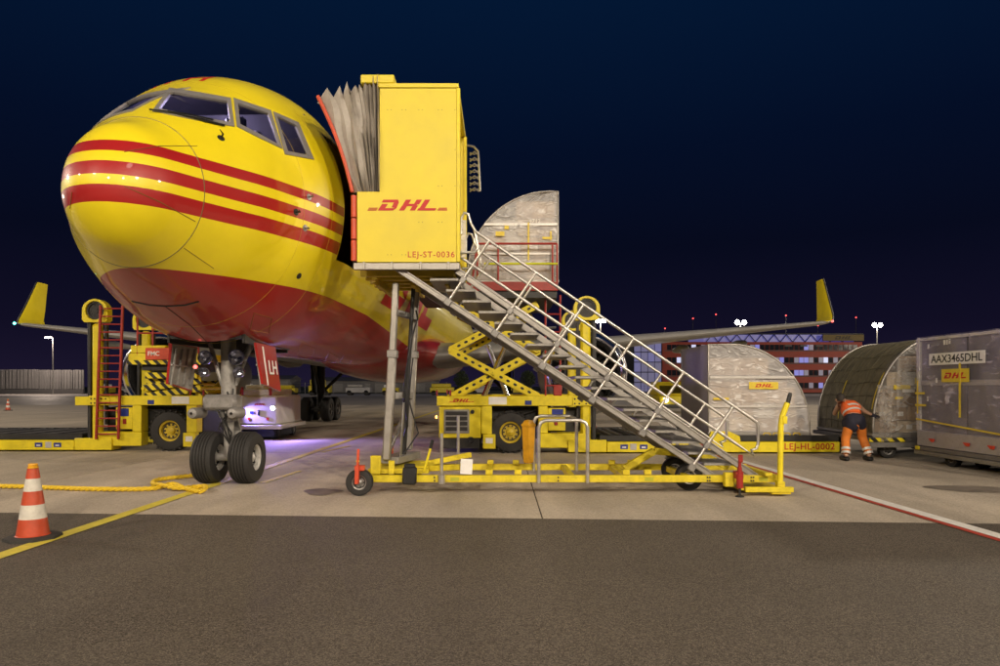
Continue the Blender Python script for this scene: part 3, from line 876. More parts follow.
# main gear
for sx in (1, -1):
    gx_ = 4.0 * sx; gy = NG + 18.3
    b = MB(); b.tube([(gx_, gy, .55), (gx_, gy, 2.9)], .17, 14); b.bar((gx_, gy - .62, .52), (gx_, gy + .62, .52), .2, .22)
    b.tube([(gx_, gy + .1, 1.2), (gx_ - 1.5 * sx, gy, 2.6)], .07, 8); b.tube([(gx_, gy, 1.0), (gx_, gy - 1.2, 2.6)], .06, 8)
    b.bar((gx_ + .22 * sx, gy, 1.2), (gx_ + .3 * sx, gy, 2.6), .05, 1.0, (0, 1, 0))
    for yy in (-.57, .57): b.tube([(gx_ - .5, gy + yy, .51), (gx_ + .5, gy + yy, .51)], .07, 8)
    mg = b.build('main_gear', mDark, AC, local=True)
    for yy in (-.57, .57):
        for xx in (-.43, .43): wheel((gx_ + xx, gy + yy, .51), (1, 0, 0), .51, .37, .25, mSteel, mg)

# ================================================================== passenger stairs
YN, YF = 9.30, 10.50                 # near and far side of the flight
ST = thing('boarding_stairs', (1.0, 9.9, 0), 'towable boarding stairs with yellow cab and silver railings standing at the airplane door', 'stairs')
cY0, cY1 = 9.20, 11.05
zL, zM, zTop = 3.20, 4.17, 5.63
xA, xB, xC = -1.97, -1.66, -0.60     # lower left, upper left, right
cabL = [(xA, zL), (xC, zL), (xC, zTop), (xB, zTop), (xB, zM), (xA, zM)]
for yy, sgn in ((cY0, 1), (cY1, -1)):
    b = MB()
    b.prism([(x, yy, z) for x, z in ((xA, zL), (xC, zL), (xC, zTop - .035), (xB, zTop - .035), (xB, zM), (xA, zM))], (0, .05 * sgn, 0))
    wall = b.build('cab_wall', mCab, ST)
    b = MB(); y_ = yy - .004 * sgn
    rv = []
    for z in (3.3, 3.75, 4.25, 4.75, 5.3):
        for x in (-1.55, -1.35, -1.12, -.85, -.62): rv.append((x, z))
    for x, z in rv:
        if random.random() < .45: continue
        for dx in (0, .05): b.lathe((x + dx, yy + .002 * sgn, z), (0, -sgn, 0), [(0, .008), (.004, .006), (.005, 0)], 6)
    b.build('rivets', mat('rivet', (.30, .22, .04), .4, .4), wall)
b = MB(); b.bb(xB - .02, xC + .03, cY0 - .02, cY1 + .02, zTop - .03, zTop + .03); b.build('cab_roof', mCab, ST)
b = MB(); b.bb(-1.92, -1.46, cY0 - .02, cY1 + .02, zTop + .032, zTop + .15, .012); b.build('canopy_housing', mCab, ST)
b = MB(); b.bb(xC - .26, xC - .21, cY1 - .62, cY1 - .06, zL + .02, zTop - .04); b.bb(xC - .26, xC - .21, cY0 + .06, cY0 + .16, zL + .02, zTop - .04)
b.bb(xC - .26, xC - .21, cY0 + .165, cY1 - .625, zTop - .5, zTop - .04); b.build('cab_end_panel', mYellow, ST)
for yy in (cY0 + .03, cY1 - .03):
    b = MB(); b.bb(xC + .003, xC + .05, yy - .04, yy + .04, zL, zTop - .033); b.build('corner_post', mYellow, ST)
# floor
b = MB(); b.bb(xA + .02, xC - .02, cY0 + .06, cY1 - .06, zL - .03, zL + .03); b.build('cab_floor', mTread, ST)
b = MB(); b.bb(xA - .05, xC, cY0 - .012, cY0 + .05, zL - .105, zL - .012); b.bb(xA - .05, xC, cY1 - .05, cY1 + .012, zL - .105, zL - .012)
b.bb(xC - .01, xC + .04, cY0 - .01, cY1 + .01, zL - .10, zL - .012); b.build('floor_frame', mSilver, ST)
for x in (xA + .08, xA + .46, xA + .86, xA + 1.24):
    b = MB(); b.bb(x, x + .035, cY0 - .03, cY0 - .013, zL - .11, zL + .0); b.build('frame_clip', mSilver, ST)
for i in range(5):
    y = cY0 + .22 + i * .35
    b = MB(); b.bb(xA, xC - .05, y, y + .07, zL - .16, zL - .035); b.build('floor_joist', mOchre, ST)
for x in (-1.8, -1.3, -.8):
    b = MB(); b.bb(x, x + .06, cY0 + .45, cY1 - .06, zL - .26, zL - .165); b.build('floor_joist', mOchre, ST)
for z0, z1 in ((3.22, 3.50), (3.52, 3.80), (3.82, 4.12)):
    b = MB(); b.tube([(xA - .05, cY0 + .02, z0), (xA - .05, cY0 + .02, z1)], .04, 12); b.build('bumper', mOrangeRed, ST)
    b = MB(); b.tube([(xA - .05, cY1 - .02, z0), (xA - .05, cY1 - .02, z1)], .04, 12); b.build('bumper', mOrangeRed, ST)
# pleated canopy reaching to the door
mBel = mat('canopy_fabric', (.42, .385, .345), .5, 0, .22, 3, .3, 14, dirt=.3, dirtcol=(.14, .12, .11))
NPL = 11
br = random.Random(12)
BU = [0.0]
for i in range(NPL * 2): BU.append(BU[-1] + br.uniform(.6, 1.4) * (.35 + 1.9 * (i / (NPL * 2)) ** 1.6))
BU = [u / BU[-1] for u in BU]
BPK = [br.uniform(.4, 1.5) for _ in BU]; BWV = [br.uniform(0, 6.28) for _ in BU]
def bel_pt(u, v, zig, yy, sg):
    """u: 0 at the cab, 1 at the airplane; v: 0 bottom, 1 top"""
    a = Vector((xB + .02, yy, zM + .01)).lerp(Vector((xB + .02, yy, zTop + .10)), v)
    c = Vector((-2.02, yy, zM + .0)).lerp(Vector((-2.50, yy, 5.50)), v)
    p = a.lerp(c, u)
    p.x += .07 * v * math.sin(math.pi * u) * u
    p.y -= sg * zig
    return p
for yy, sg in ((cY0 + .06, 1), (cY1 - .06, -1)):
    rows_ = []
    for i in range(NPL * 2 + 1):
        u = BU[i]
        out_ = (i % 2)
        zig = (.085 if out_ else -.02) * (1 - .45 * u) * BPK[i]
        col_ = []
        for k in range(15):
            v = k / 14
            p = bel_pt(u, v, zig, yy, sg)
            sag = .035 * math.sin(6 * v + BWV[i]) + .018 * math.sin(15 * v + BWV[i] * 3)
            p.x += sag * u; p.y -= sg * sag * .7
            if k == 14: p.z += (.08 * BPK[i] if out_ else -.05) * (.4 + .8 * u)
            col_.append(p)
        rows_.append(col_)
    MB().grid(rows_).build('canopy_side', mBel, ST, ang=25)
rows_ = []
for i in range(NPL * 2 + 1):
    u = BU[i]; o_ = i % 2
    p = bel_pt(u, 1, 0, cY0 + .06, 1); q = bel_pt(u, 1, 0, cY1 - .06, -1)
    rows_.append([p.lerp(q, k / 8) + Vector((0, 0, (.05 if o_ else -.06) + .05 * math.sin(math.pi * k / 8))) for k in range(9)])
MB().grid(rows_).build('canopy_top', mBel, ST, ang=25)
for yy, sg in ((cY0 + .04, 1), (cY1 - .04, -1)):
    b = MB(); b.tube([bel_pt(1, v / 8, .02, yy, sg) + Vector((-.02 - .05 * math.sin(math.pi * v / 8) * -1, 0, 0)) for v in range(9)], .026, 8); b.build('canopy_edge', mOrangeRed, ST)
# logo and number on the near wall
logo((-1.28, cY0 - .001, 3.985), (1, 0, 0), (0, 0, 1), .15, mLogo, ST)
text('LEJ-ST-0036', .115, (-.95, cY0 - .001, 3.30), (1, 0, 0), (0, 0, 1), mTextRed, ST, 'fleet_number', .002, bold=.008, spacing=1.15)
# folded concertina gate at the far rear corner
gt = MB()
for k in range(7):
    z = 4.72 + k * .10
    gt.tube([(xC + .10, cY1 + .02, z), (xC + .18, cY1 - .02, z + .045), (xC + .25, cY1 + .02, z)], .014, 6)
    gt.tube([(xC + .10, cY1 + .05, z + .05), (xC + .17, cY1 + .0, z + .01), (xC + .24, cY1 + .05, z + .05)], .012, 6)
gt.tube([(xC + .05, cY1, 5.48), (xC + .17, cY1 + .02, 5.46), (xC + .24, cY1 + .02, 5.38), (xC + .27, cY1 + .02, 4.72)], .018, 6)
gt.build('folding_gate', mPipe, ST)
# flight
lo0, lo1 = Vector((-1.44, 0, 3.135)), Vector((3.01, 0, .207))
up0, up1 = Vector((-.60, 0, 3.10)), Vector((3.60, 0, .20))
def on(a, b_, z):
    k = (a.z - z) / (a.z - b_.z); return a.x + (b_.x - a.x) * k
for yy, o_ in ((YN, -1), (YF, 1)):
    for a, c, hh in ((lo0, lo1, .088), (up0, up1, .095)):
        b = MB(); Y_ = Vector((0, yy, 0))
        b.bar(a + Y_, c + Y_, .05, hh)
        d = (c - a).normalized(); n = Vector((-d.z, 0, d.x)) * -1
        for k in (-.36, .36): b.bar(a + Y_ + n * hh * k + Vector((0, o_ * .030, 0)), c + Y_ + n * hh * k + Vector((0, o_ * .030, 0)), .02, .024)
        b.build('stringer', mSilver, ST)
zs = [.40 + .152 * k for k in range(18)]
proto = None
for z in zs:
    x0 = on(lo0, lo1, z) + .07; x1 = on(up0, up1, z) - .02
    cx = (x0 + x1) / 2 + .02
    if proto is None:
        b = MB(); b.bb(-.20, .20, YN + .03, YF - .03, -.022, .012, .004)
        for k in range(8): b.bb(-.19 + k * .05, -.17 + k * .05, YN + .035, YF - .035, .0121, .018, .002)
        b.bb(-.205, -.19, YN + .032, YF - .032, -.03, .013, .004)
        me_ = b.build('tread', mTread, None)
        proto = me_; proto.parent = ST
        proto.location = Vector((cx, 0, z)) - Vector((1.0, 9.9, 0)); WM[proto] = WM[ST]
    else: inst(proto, ST, Vector((cx, 0, z)) - Vector((1.0, 9.9, 0)))
# posts and rails
base = [(448, 302.5), (495, 333.5), (542, 366), (592, 399.5), (642, 432.5), (691, 467)]
pv = Vector((.575, 0, .85))
def wpt(px, py, yy): return Vector(((px - HX) * YN / F, yy, H - (py - HY) * YN / F))
for yy, off in ((YN - .045, -1), (YF + .045, 1)):
    for bx, by in base:
        p = wpt(bx, by, yy)
        b = MB(); b.tube([p - pv * .04, p + pv], .021, 10)
        po = b.build('railing_post', mPipe, ST)
        b = MB(); q = p + pv * .0
        b.box(q, (.10, .05, .10), Matrix.Rotation(R(33), 3, 'Y'), .01); b.build('post_clamp', mSteel, po); b = MB()
        k = pv * .36; b.box(p + k, (.08, .05, .10), Matrix.Rotation(R(33), 3, 'Y'), .01); b.build('post_clamp', mSteel, po)
    t0 = wpt(*base[0], yy) + pv; t1 = wpt(*base[-1], yy) + pv
    d = (t1 - t0).normalized()
    tt0 = t0 - d * .22; tend = t1 + d * .36
    m0 = wpt(*base[0], yy) + pv * .60 - d * .15; m1 = wpt(*base[-1], yy) + pv * .60
    mend = m1 + d * .66
    b = MB()
    b.tube([tt0, t1, tend - d * .05, tend + Vector((.03, 0, -.03)), tend + Vector((.045, 0, -.09)), tend + Vector((.045, 0, -.32)), tend + Vector((.02, 0, -.385)), tend + Vector((-.05, 0, -.41)), mend + Vector((-.03, 0, .02)), m1 + d * .3, m1, m0], .021, 10)
    b.build('handrail', mPipe, ST)
    for r_ in (.80, ):
        pass
    b = MB()   # grab loop at the head of the flight
    hx = xC + .06
    yy2 = yy + (.02 if off < 0 else -.02)
    b.tube([tt0, Vector((tt0.x - .07, yy2, tt0.z + .12)), Vector((hx + .10, yy2, 3.88)), Vector((hx + .04, yy2, 3.90)), Vector((hx - .0, yy2, 3.82)), Vector((hx, yy2, 3.60))], .019, 10)
    b.tube([Vector((tt0.x - .03, yy2, tt0.z + .06)), Vector((tt0.x + .03, yy2, tt0.z - .22)), Vector((tt0.x - .02, yy2, tt0.z - .28)), Vector((hx - .06, yy2, tt0.z - .28))], .019, 10)
    b.tube([m0, Vector((m0.x - .1, yy2, m0.z + .04)), Vector((hx, yy2, m0.z + .07))], .019, 8)
    b.build('grab_rail', mPipe, ST)
# clear kick panels beside the head of the flight
b = MB(); b.bb(xC + .055, xC + .13, YN - .012, YN - .006, 3.28, 3.80, .002); b.build('clear_panel', mFilm, ST)
# lifting legs
for (x0, z0), (x1, z1), yy, r_ in (((-1.635, .42), (-1.50, 2.86), 9.62, .055), ((-1.42, .50), (-1.30, 2.86), 10.35, .05)):
    b = MB(); b.bar((x0, yy, z0), (x0 + (x1 - x0) * .62, yy, z0 + (z1 - z0) * .62), .12, .13, (0, 1, 0), .02); po = b.build('lifting_leg', mSilver, ST)
    b = MB(); b.bar((x0 + (x1 - x0) * .60, yy, z0 + (z1 - z0) * .60), (x1, yy, z1 + .12), .095, .10, (0, 1, 0), .015); b.build('inner_leg', mSilver, po)
    b = MB(); k = .62; b.bar((x0 + (x1 - x0) * k, yy, z0 + (z1 - z0) * k - .04), (x0 + (x1 - x0) * (k + .03), yy, z0 + (z1 - z0) * (k + .03)), .15, .15, (0, 1, 0), .01); b.build('leg_collar', mSteel, po)
b = MB(); b.tube([(-1.46, 10.0, .45), (-1.38, 10.0, 1.6)], .05, 12); b.tube([(-1.38, 10.0, 1.6), (-1.30, 10.0, 2.95)], .03, 10); b.build('lift_cylinder', mBlack, ST)
for a, c, w_, h_ in (((-1.5, 9.6, 2.55), (-1.32, 10.35, 2.55), .08, .08), ((-1.58, 9.62, 1.35), (-1.36, 10.35, 1.35), .08, .1), ((-1.60, 9.62, .55), (-1.38, 10.35, 1.30), .05, .05)):
    b = MB(); b.bar(a, c, w_, h_); b.build('leg_brace', mSteel, ST)
b = MB(); b.bar((-1.60, 9.60, .42), (-1.38, 10.40, .42), .3, .10); b.bar((-1.45, 9.72, .45), (-1.40, 9.72, 1.25), .14, .02); b.build('leg_foot', mSteel, ST)
b = MB(); b.tube([(-1.48, 9.9, .6), (-1.36, 9.8, .9), (-1.40, 9.75, 1.5), (-1.30, 9.8, 2.2), (-1.22, 9.9, 2.5), (-1.26, 10.0, 2.62)], .014, 6)
b.tube([(-1.40, 9.75, .5), (-1.20, 9.8, .8), (-1.34, 9.75, 1.3), (-1.28, 9.8, 1.9)], .012, 6); b.build('hydraulic_hose', mBlack, ST)
# chassis
for yy in (9.20, 10.52):
    b = MB(); b.bb(-1.95 if yy < 10 else -1.8, 3.88, yy - .035, yy + .035, .165, .262); b.build('chassis_beam', mYelDirty, ST)
for x in (-1.75, -1.2, -.15, 1.0, 1.75, 2.6, 3.82):
    b = MB(); b.bb(x - .04, x + .04, 9.237, 10.483, .17, .255); b.build('cross_member', mYelDirty, ST)
for x in (-.15, .25, 1.75, 2.05):
    for yy in (9.28, 10.46):
        b = MB(); b.bb(x - .05, x + .05, yy - .045, yy + .03, .263, .33); b.build('bracket', mYelDirty, ST)
b = MB(); b.bar((1.85, 9.95, .26), (2.30, 9.95, .52), .10, .10); b.bar((2.30, 9.95, .52), (3.0, 9.95, .47), .10, .10); b.bar((3.0, 9.95, .47), (3.4, 9.95, .28), .10, .10); b.build('axle_frame', mYelDirty, ST)
b = MB(); b.bb(-1.85, -1.0, 9.33, 10.4, .262, .33); b.bb(-1.80, -1.66, 9.26, 9.32, .264, .52); b.bb(-1.55, -1.47, 9.26, 9.32, .264, .45); b.build('front_frame', mYelDirty, ST)
for a, c in (((-1.2, 9.55, .3), (-.55, 9.3, .36)), ((-1.2, 10.1, .3), (-.45, 10.4, .42))):
    b = MB(); b.bar(a, c, .05, .08); b.build('frame_brace', mYelDirty, ST)
b = MB(); b.bb(3.3, 3.90, 9.2, 10.5, .05, .085); b.build('end_plate', mYelDirty, ST)
b = MB(); b.bb(3.30, 3.95, 8.96, 9.03, .06, .13); b.bb(3.06, 3.18, 9.06, 9.16, .12, .31); b.bb(3.6, 3.7, 9.05, 9.15, .264, .31); b.build('end_frame', mYelDirty, ST)
# small print plates, decals and bolts on the near beam
for x in (-.62, 2.05, 3.62):
    b = MB(); b.bb(x - .06, x + .06, 9.160, 9.1645, .185, .235, .001); b.build('type_plate', mat('plate_green', (.42, .42, .03), .5), ST)
b = MB()
for x in (2.85, 2.88, 3.45, 3.48, .8, -.9): 
    for z in (.19, .235): b.lathe((x, 9.164, z), (0, -1, 0), [(0, .012), (.012, .012), (.012, 0)], 6)
b.build('bolts', mDark, ST)
# wheels
wheel((-1.91, 9.08, .182), (0, 1, 0), .182, .10, .10, mSteel, ST, local=False, holes=5)
wheel((-1.72, 10.62, .182), (0, 1, 0), .182, .10, .10, mSteel, ST, local=False, holes=5)
wheel((2.70, 9.55, .19), (0, 1, 0), .19, .12, .10, mat('rim_white', (.5, .5, .5)), ST, local=False, holes=5)
wheel((2.70, 10.35, .19), (0, 1, 0), .19, .12, .10, mat('rim_white', (.5, .5, .5)), ST, local=False, holes=5)
for yy, xx in ((9.02, -1.93), (10.58, -1.72)):
    b = MB(); b.bar((xx, yy - .03, .17), (xx + .01, yy - .03, .42), .05, .09, (0, 1, 0)); b.bar((xx + .01, yy - .02, .40), (xx + .02, yy - .02, .64), .03, .05, (0, 1, 0)); b.box((xx + .03, yy + .02, .38), (.13, .10, .07))
    b.build('wheel_fork', mOrangeRed, ST)
    b = MB(); b.prism([(xx - .012, yy - .0345, .47), (xx + .038, yy - .0345, .47), (xx + .013, yy - .0345, .53)], (0, -.002, 0)); b.build('warning_label', mYellow, ST)
# parking jacks
for yy in (8.96, 10.66):
    b = MB(); b.tube([(3.22, yy, .12), (3.22, yy, .30)], .045, 12); b.tube([(3.22, yy, .29), (3.22, yy, .40)], .03, 10); b.bb(3.17, 3.27, yy - .01, yy + .12, .24, .34); b.box((3.22, yy - .03, .52), (.06, .03, .10))
    b.tube([(3.22, yy, .40), (3.22, yy, .56)], .022, 8); jk = b.build('parking_jack', mRed, ST)
    b = MB(); b.tube([(3.22, yy, .02), (3.22, yy, .14)], .018, 8); b.lathe((3.22, yy, 0.002), (0, 0, 1), [(0, .06), (.012, .06), (.03, .02)], 12); b.build('jack_foot', mDark, jk)
# raised tow bar
b = MB(); b.tube([(3.80, 9.05, .10), (3.81, 9.05, .95), (3.83, 9.05, 1.08), (3.90, 9.05, 1.26)], .038, 10); tb = b.build('tow_bar', mYellow, ST)
b = MB(); b.tube([(3.90, 9.05, 1.24), (3.93, 9.05, 1.36), (3.94, 9.05, 1.40)], [.032, .03, .02], 8); b.build('tow_handle', mBlack, tb)
b = MB(); b.bb(3.82, 3.88, 9.0, 9.035, .98, 1.08); b.build('tow_bracket', mYellow, tb)
b = MB(); b.bb(3.66, 3.92, 8.98, 9.12, .03, .09); b.bb(3.75, 3.85, 9.0, 9.1, .09, .2); b.build('tow_hinge', mYelDirty, tb)
# hoops, posts, sign, lever
for yy in (9.19, 10.50):
    b = MB(); x0, x1, z1 = .53, 1.20, 1.02
    b.tube([(x0, yy - .05, .16), (x0, yy - .05, z1 - .10), (x0 + .03, yy - .05, z1 - .03), (x0 + .10, yy - .05, z1), (x1 - .10, yy - .05, z1), (x1 - .03, yy - .05, z1 - .03), (x1, yy - .05, z1 - .10), (x1, yy - .05, .16)], .026, 10); b.build('guard_hoop', mPipe, ST)
for xx, yy, z1 in ((-.80, 9.15, .84), (-.66, 10.55, 1.02)):
    b = MB(); b.tube([(xx, yy, .15), (xx, yy, z1)], .024, 10); b.lathe((xx, yy, .15), (0, 0, 1), [(0, .05), (.12, .05), (.13, .03)], 10); b.build('guard_post', mPipe, ST)
b = MB(); b.box((-.46, 9.14, .385), (.165, .012, .21), Matrix.Rotation(R(3), 3, 'Y')); b.build('notice_board', mWhite, ST)
b = MB(); b.tube([(-1.06, 9.3, .30), (-.97, 9.3, .62)], .018, 8); lv = b.build('brake_lever', mYellow, ST)
b = MB(); b.tube([(-.97, 9.3, .62), (-.94, 9.3, .74)], .022, 8); b.build('lever_grip', mBlack, lv)
b = MB(); b.box((-1.235, 9.12, .265), (.19, .10, .24), Matrix.Rotation(R(2), 3, 'Y'), .02); b.box((-1.235, 9.118, .40), (.15, .08, .06), None, .015); b.build('tool_pouch', mBlack, ST)

bn = MB(); bc = Vector((.44, 10.30, 0))
prof_ = [(.30, .062), (.32, .078), (.86, .10), (.87, .112), (.90, .112), (.91, .095), (.96, .06), (.97, .0)]
bn.lathe((bc.x, bc.y, 0), (0, 0, 1), [(.30, 0)] + prof_, 4)
for p in bn.v: pass
o = bn.build('waste_bin', mOrange, None, ang=20); o.rotation_euler = (0, 0, 0)
b = MB(); b.bar((bc.x, bc.y + .09, .80), (bc.x, 10.46, .80), .03, .03); b.build('hanging_bracket', mSteel, o)
tag(o, 'orange plastic waste bin hanging on the stairs beside the silver guard hoop', 'bin')

# ================================================================== cargo loaders
def loader(label, x0, dr, y0, raised, number):
    """x0: end next to the airplane, dr: +1 runs to picture right, y0: near face"""
    T = thing('cargo_loader', (x0 + dr * 3.5, y0 + 1.6, 0), label, 'loader', 'cargo loaders beside the airplane')
    X = lambda a: x0 + dr * a
    def B(name, m, *boxes, parent=T, ch=.01):
        b = MB()
        for (a0, a1, b0, b1, c0, c1) in boxes: b.bb(X(a0), X(a1), y0 + b0, y0 + b1, c0, c1, ch)
        return b.build(name, m, parent)
    yd = 3.0 if raised else 2.3
    # chassis: engine box, top rails, wheel bay
    F0 = .0 if raised else .85
    if raised:
        B('engine_box', mYellow, (0.05, .98, .02, yd, .34, 1.03))
        B('skirt', mDark, (.10, .95, .06, yd - .05, .10, .335))
        gr = B('grille', mSteel, (.16, .72, -.004, .018, .44, .97))
        for k in range(4): B('louvre', mDark, (.20, .68, -.02, -.006, .50 + k * .115, .585 + k * .115), parent=gr, ch=.004)
    B('side_rail', mYellow, (F0, 3.45, -.012, .10, 1.05, 1.27)); B('side_rail', mYellow, (F0, 3.45, yd - .1, yd, 1.05, 1.27))
    B('deck_frame', mOchre, (F0 + .02, 3.3, .105, yd - .105, 1.08, 1.2))
    B('wheel_bay', mBlack, (.985, 2.55, .35, yd - .3, .30, 1.045))
    B('step_plate', mYellow, (1.02, 1.30, .0, .20, .10, .42))
    B('door_pillar', mYellow, (.985, 1.22, .0, .30, .425, 1.045))
    B('rear_body', mYellow, (2.25, 3.30, .0, .30, .12, .44), (2.25, 2.46, .0, .30, .445, 1.045), (2.465, 2.85, .02, .28, .5, 1.0))
    B('valve_bank', mDark, (2.46, 3.2, .30, .8, .45, 1.0))
    hs_ = MB()
    for k in range(7): hs_.tube([(X(1.25 + .05 * k), y0 + .32, .55 + .07 * k), (X(1.4 + .06 * k), y0 + .22 + .03 * (k % 3), .8), (X(1.7 + .1 * k), y0 + .3, .98)], .02, 6)
    hs_.build('hydraulic_hose', mDark, T)
    for yy in (.24, yd - .24): wheel((X(1.63), y0 + yy - .04, .46), (0, 1, 0), .46, .36, .24, mOchre, T, local=False, holes=10, lug=True)
    B('warning_label', mWhite, (1.08, 1.24, -.006, -.001, .22, .34), ch=.001)
    B('sign', mBlue, (1.95, 2.10, -.020, -.013, .98 + .09, 1.17), ch=.001); B('sign', mBlue, (2.55, 2.8, .005, .019, .80, .98), ch=.001)
    B('sign', mWhite, (1.15, 1.55, -.020, -.013, 1.08, 1.25), ch=.001)
    B('red_handle', mRed, (2.60, 2.68, .0, .018, .62, .74))
    if raised: b = MB(); b.lathe((X(.79), y0 - .001, .92), (0, -1, 0), [(0, .045), (.02, .045), (.02, 0)], 14); b.lathe((X(.75), y0 - .0, .28), (0, -1, 0), [(0, .09), (.05, .09), (.05, .06), (.01, .05), (.01, 0)], 16); b.build('filler_cap', mBlack, T)
    b = MB(); b.lathe((X(F0 if raised else .985), y0 + .1, .80), (-dr, 0, 0), [(0, .035), (.03, .035), (.04, 0)], 10); b.build('side_lamp', mAmber, T)
    if raised: logo((X(.55), y0 - .0135, 1.17), (1, 0, 0), (0, 0, 1), .075, mLogo, T)
    for yy in (.05, yd - .05):
        for a in (F0, F0 + .3): B('marker_post', mRed, (a - .02, a + .02, yy - .02, yy + .02, 1.272, 1.40))
    # scissor
    zt_ = 3.33 if raised else 1.62
    zm_ = (1.25 + zt_) / 2
    def arm(xa, za, xb, zb, yy, w=.055):
        if not raised: xa, xb = max(xa, .95), max(xb, .95)
        p = Vector((X(xa), yy, za)); q = Vector((X(xb), yy, zb))
        b = MB(); b.bar(p, q, w, .17 if raised else .15); a_ = b.build('scissor_arm', mYellow if raised else mHaz, T)
        d = (q - p); n = d.normalized(); up = Vector((0, 1, 0)).cross(n)
        if raised:
            for k in range(11):
                h_ = MB()
                c = p + d * (.10 + .08 * k)
                h_.prism([c + n * (.045 * math.cos(g)) + up * (.03 * math.sin(g)) + Vector((0, -w / 2 - .0005, 0)) for g in [2 * math.pi * j / 10 for j in range(10)]], (0, -.0025, 0))
                h_.build('lightening_hole', mBlack, a_)
        return a_
    for yy in (y0 + .16, y0 + yd - .30):
        arm(.28, zm_, 2.25, 1.25, yy); arm(.30, 1.25, 2.28, zm_, yy + .085)
        arm(.28, zm_, 2.25, zt_, yy + .085); arm(2.28, zm_, .30, zt_, yy)
    b = MB()
    for (a, z) in ((.28 if raised else .97, zm_), (2.27, zm_), (1.27, (zm_ + 1.25) / 2), (1.27, (zm_ + zt_) / 2)): b.tube([(X(a), y0 + .09, z), (X(a), y0 + yd - .12, z)], .04, 12)
    b.build('scissor_pin', mYellow, T)
    b = MB(); b.tube([(X(1.0), y0 + .8, 1.2), (X(1.6), y0 + .8, zm_ + .3)], .06, 12); b.tube([(X(1.6), y0 + 1.6, 1.2), (X(1.1), y0 + 1.6, zm_ + .2)], .06, 12); b.build('lift_cylinder', mChrome, T)
    # platform with red guard rails
    pz = zt_ + .10
    if raised:
        B('platform', mDark, (.15, 2.66, .0, yd, pz, pz + .20))
        B('platform_edge', mRed, (.60, 2.68, -.05, -.004, pz + .16, pz + .36)); B('platform_edge', mRed, (.60, 2.68, yd + .004, yd + .05, pz + .16, pz + .36))
        B('bridge', mDark, (-.55, .145, .1, yd - .1, pz + .12, pz + .30))
        b = MB()
        for yy in (y0 - .03,):
            for a in (.90, 1.36, 2.56, 2.66): b.tube([(X(a), yy, pz + .3), (X(a), yy, pz + 1.20)], .022, 8)
            b.tube([(X(.90), yy, pz + 1.20), (X(2.66), yy, pz + 1.20)], .024, 8)
            b.tube([(X(.78), yy, pz + .30), (X(.90), yy, pz + 1.2)], .022, 8)
        b.build('guard_rail', mRed, T)
        b = MB(); b.tube([(X(1.05), y0 - .07, pz + .75), (X(2.67), y0 - .07, pz + .75)], .025, 8); b.build('safety_bar', mat('lime_paint', (.62, .66, .02), .45), T)
        b = MB()
        for a in (2.42, 2.75): b.tube([(X(a), y0 + .2, 1.25), (X(a), y0 + .2, pz + .1)], .022, 8)
        for k in range(5): b.tube([(X(2.42), y0 + .2, 1.5 + k * .40), (X(2.75), y0 + .2, 1.5 + k * .40)], .018, 8)
        b.build('ladder', mRed, T)
        B('control_box', mRed, (2.6, 2.78, .12, .3, 1.275, 1.50))
    else:
        B('platform', mYellow, (.90, 2.55, .0, yd, 2.07, 2.24)); B('hazard_edge', mHaz, (.88, 2.58, -.02, -.004, 1.98, 2.08)); B('hazard_edge', mHaz, (1.0, 2.2, .05, .2, 1.66, 1.80)); B('platform_frame', mDark, (.95, 2.3, .1, yd, 1.85, 2.06))
        fm = B('name_panel', mOrangeRed, (1.40, 2.14, -.04, -.022, 2.09, 2.36))
        text('FMC', .14, (X(1.95), y0 - .042, 2.225), (1, 0, 0), (0, 0, 1), mWhite, fm, 'lettering', .002, bold=.02)
        B('console', mYellow, (1.7, 2.5, .0, .5, 2.245, 2.42))
        b = MB()
        for a in (.95, 1.35, 1.62, 2.0, 2.35): b.tube([(X(a), y0 + .02, 2.2), (X(a), y0 + .02, 3.15)], .022, 8)
        b.tube([(X(.95), y0 + .02, 3.1), (X(2.35), y0 + .02, 3.1)], .022, 8); b.tube([(X(.95), y0 + .02, 2.7), (X(2.35), y0 + .02, 2.7)], .02, 8)
        b.build('guard_rail', mRed, T)
        lx0, lx1 = 2.62, 3.12
        b = MB()
        for a in (lx0, lx1): b.bar((X(a + .10), y0 - .10, .28), (X(a), y0 - .10, 3.32), .05, .05, (0, 1, 0))
        ld = b.build('ladder', mRed, T)
        for k in range(17):
            z = .40 + k * .178; s_ = .10 * (1 - (z - .28) / 3.04)
            MB().tube([(X(lx0 + s_), y0 - .10, z), (X(lx1 + s_), y0 - .10, z)], .017, 8).build('rung', mRed, ld)
    # lift columns with chain pulleys
    for yy, s_ in ((.10, 1), (yd - .1, 1)):
        cx_ = X(3.30)
        b = MB(); b.bar((cx_, y0 + yy, .20), (cx_, y0 + yy, 2.92), .17, .22, (1, 0, 0), .05); co = b.build('lift_column', mYellow, T)
        b = MB(); b.bar((cx_ + .19 * dr, y0 + yy + .05, .25), (cx_ + .19 * dr, y0 + yy + .05, 3.0), .14, .09, (1, 0, 0), .01); b.bar((cx_ - .17 * dr, y0 + yy + .05, .6), (cx_ - .17 * dr, y0 + yy + .05, 2.9), .08, .06, (1, 0, 0), .01); b.tube([(cx_ + .16 * dr, y0 + yy - .04, .3), (cx_ + .16 * dr, y0 + yy - .04, 3.0)], .022, 8); b.build('mast_rail', mDark, co)
        hc = Vector((cx_ + .02 * dr, y0 + yy, 3.22)); poly = [hc + Vector((.29 * math.cos(a), -.10, .25 * math.sin(a))) for a in [math.pi * k / 12 for k in range(13)]] + [hc + Vector((-.29, -.10, -.27)), hc + Vector((.29, -.10, -.27))]
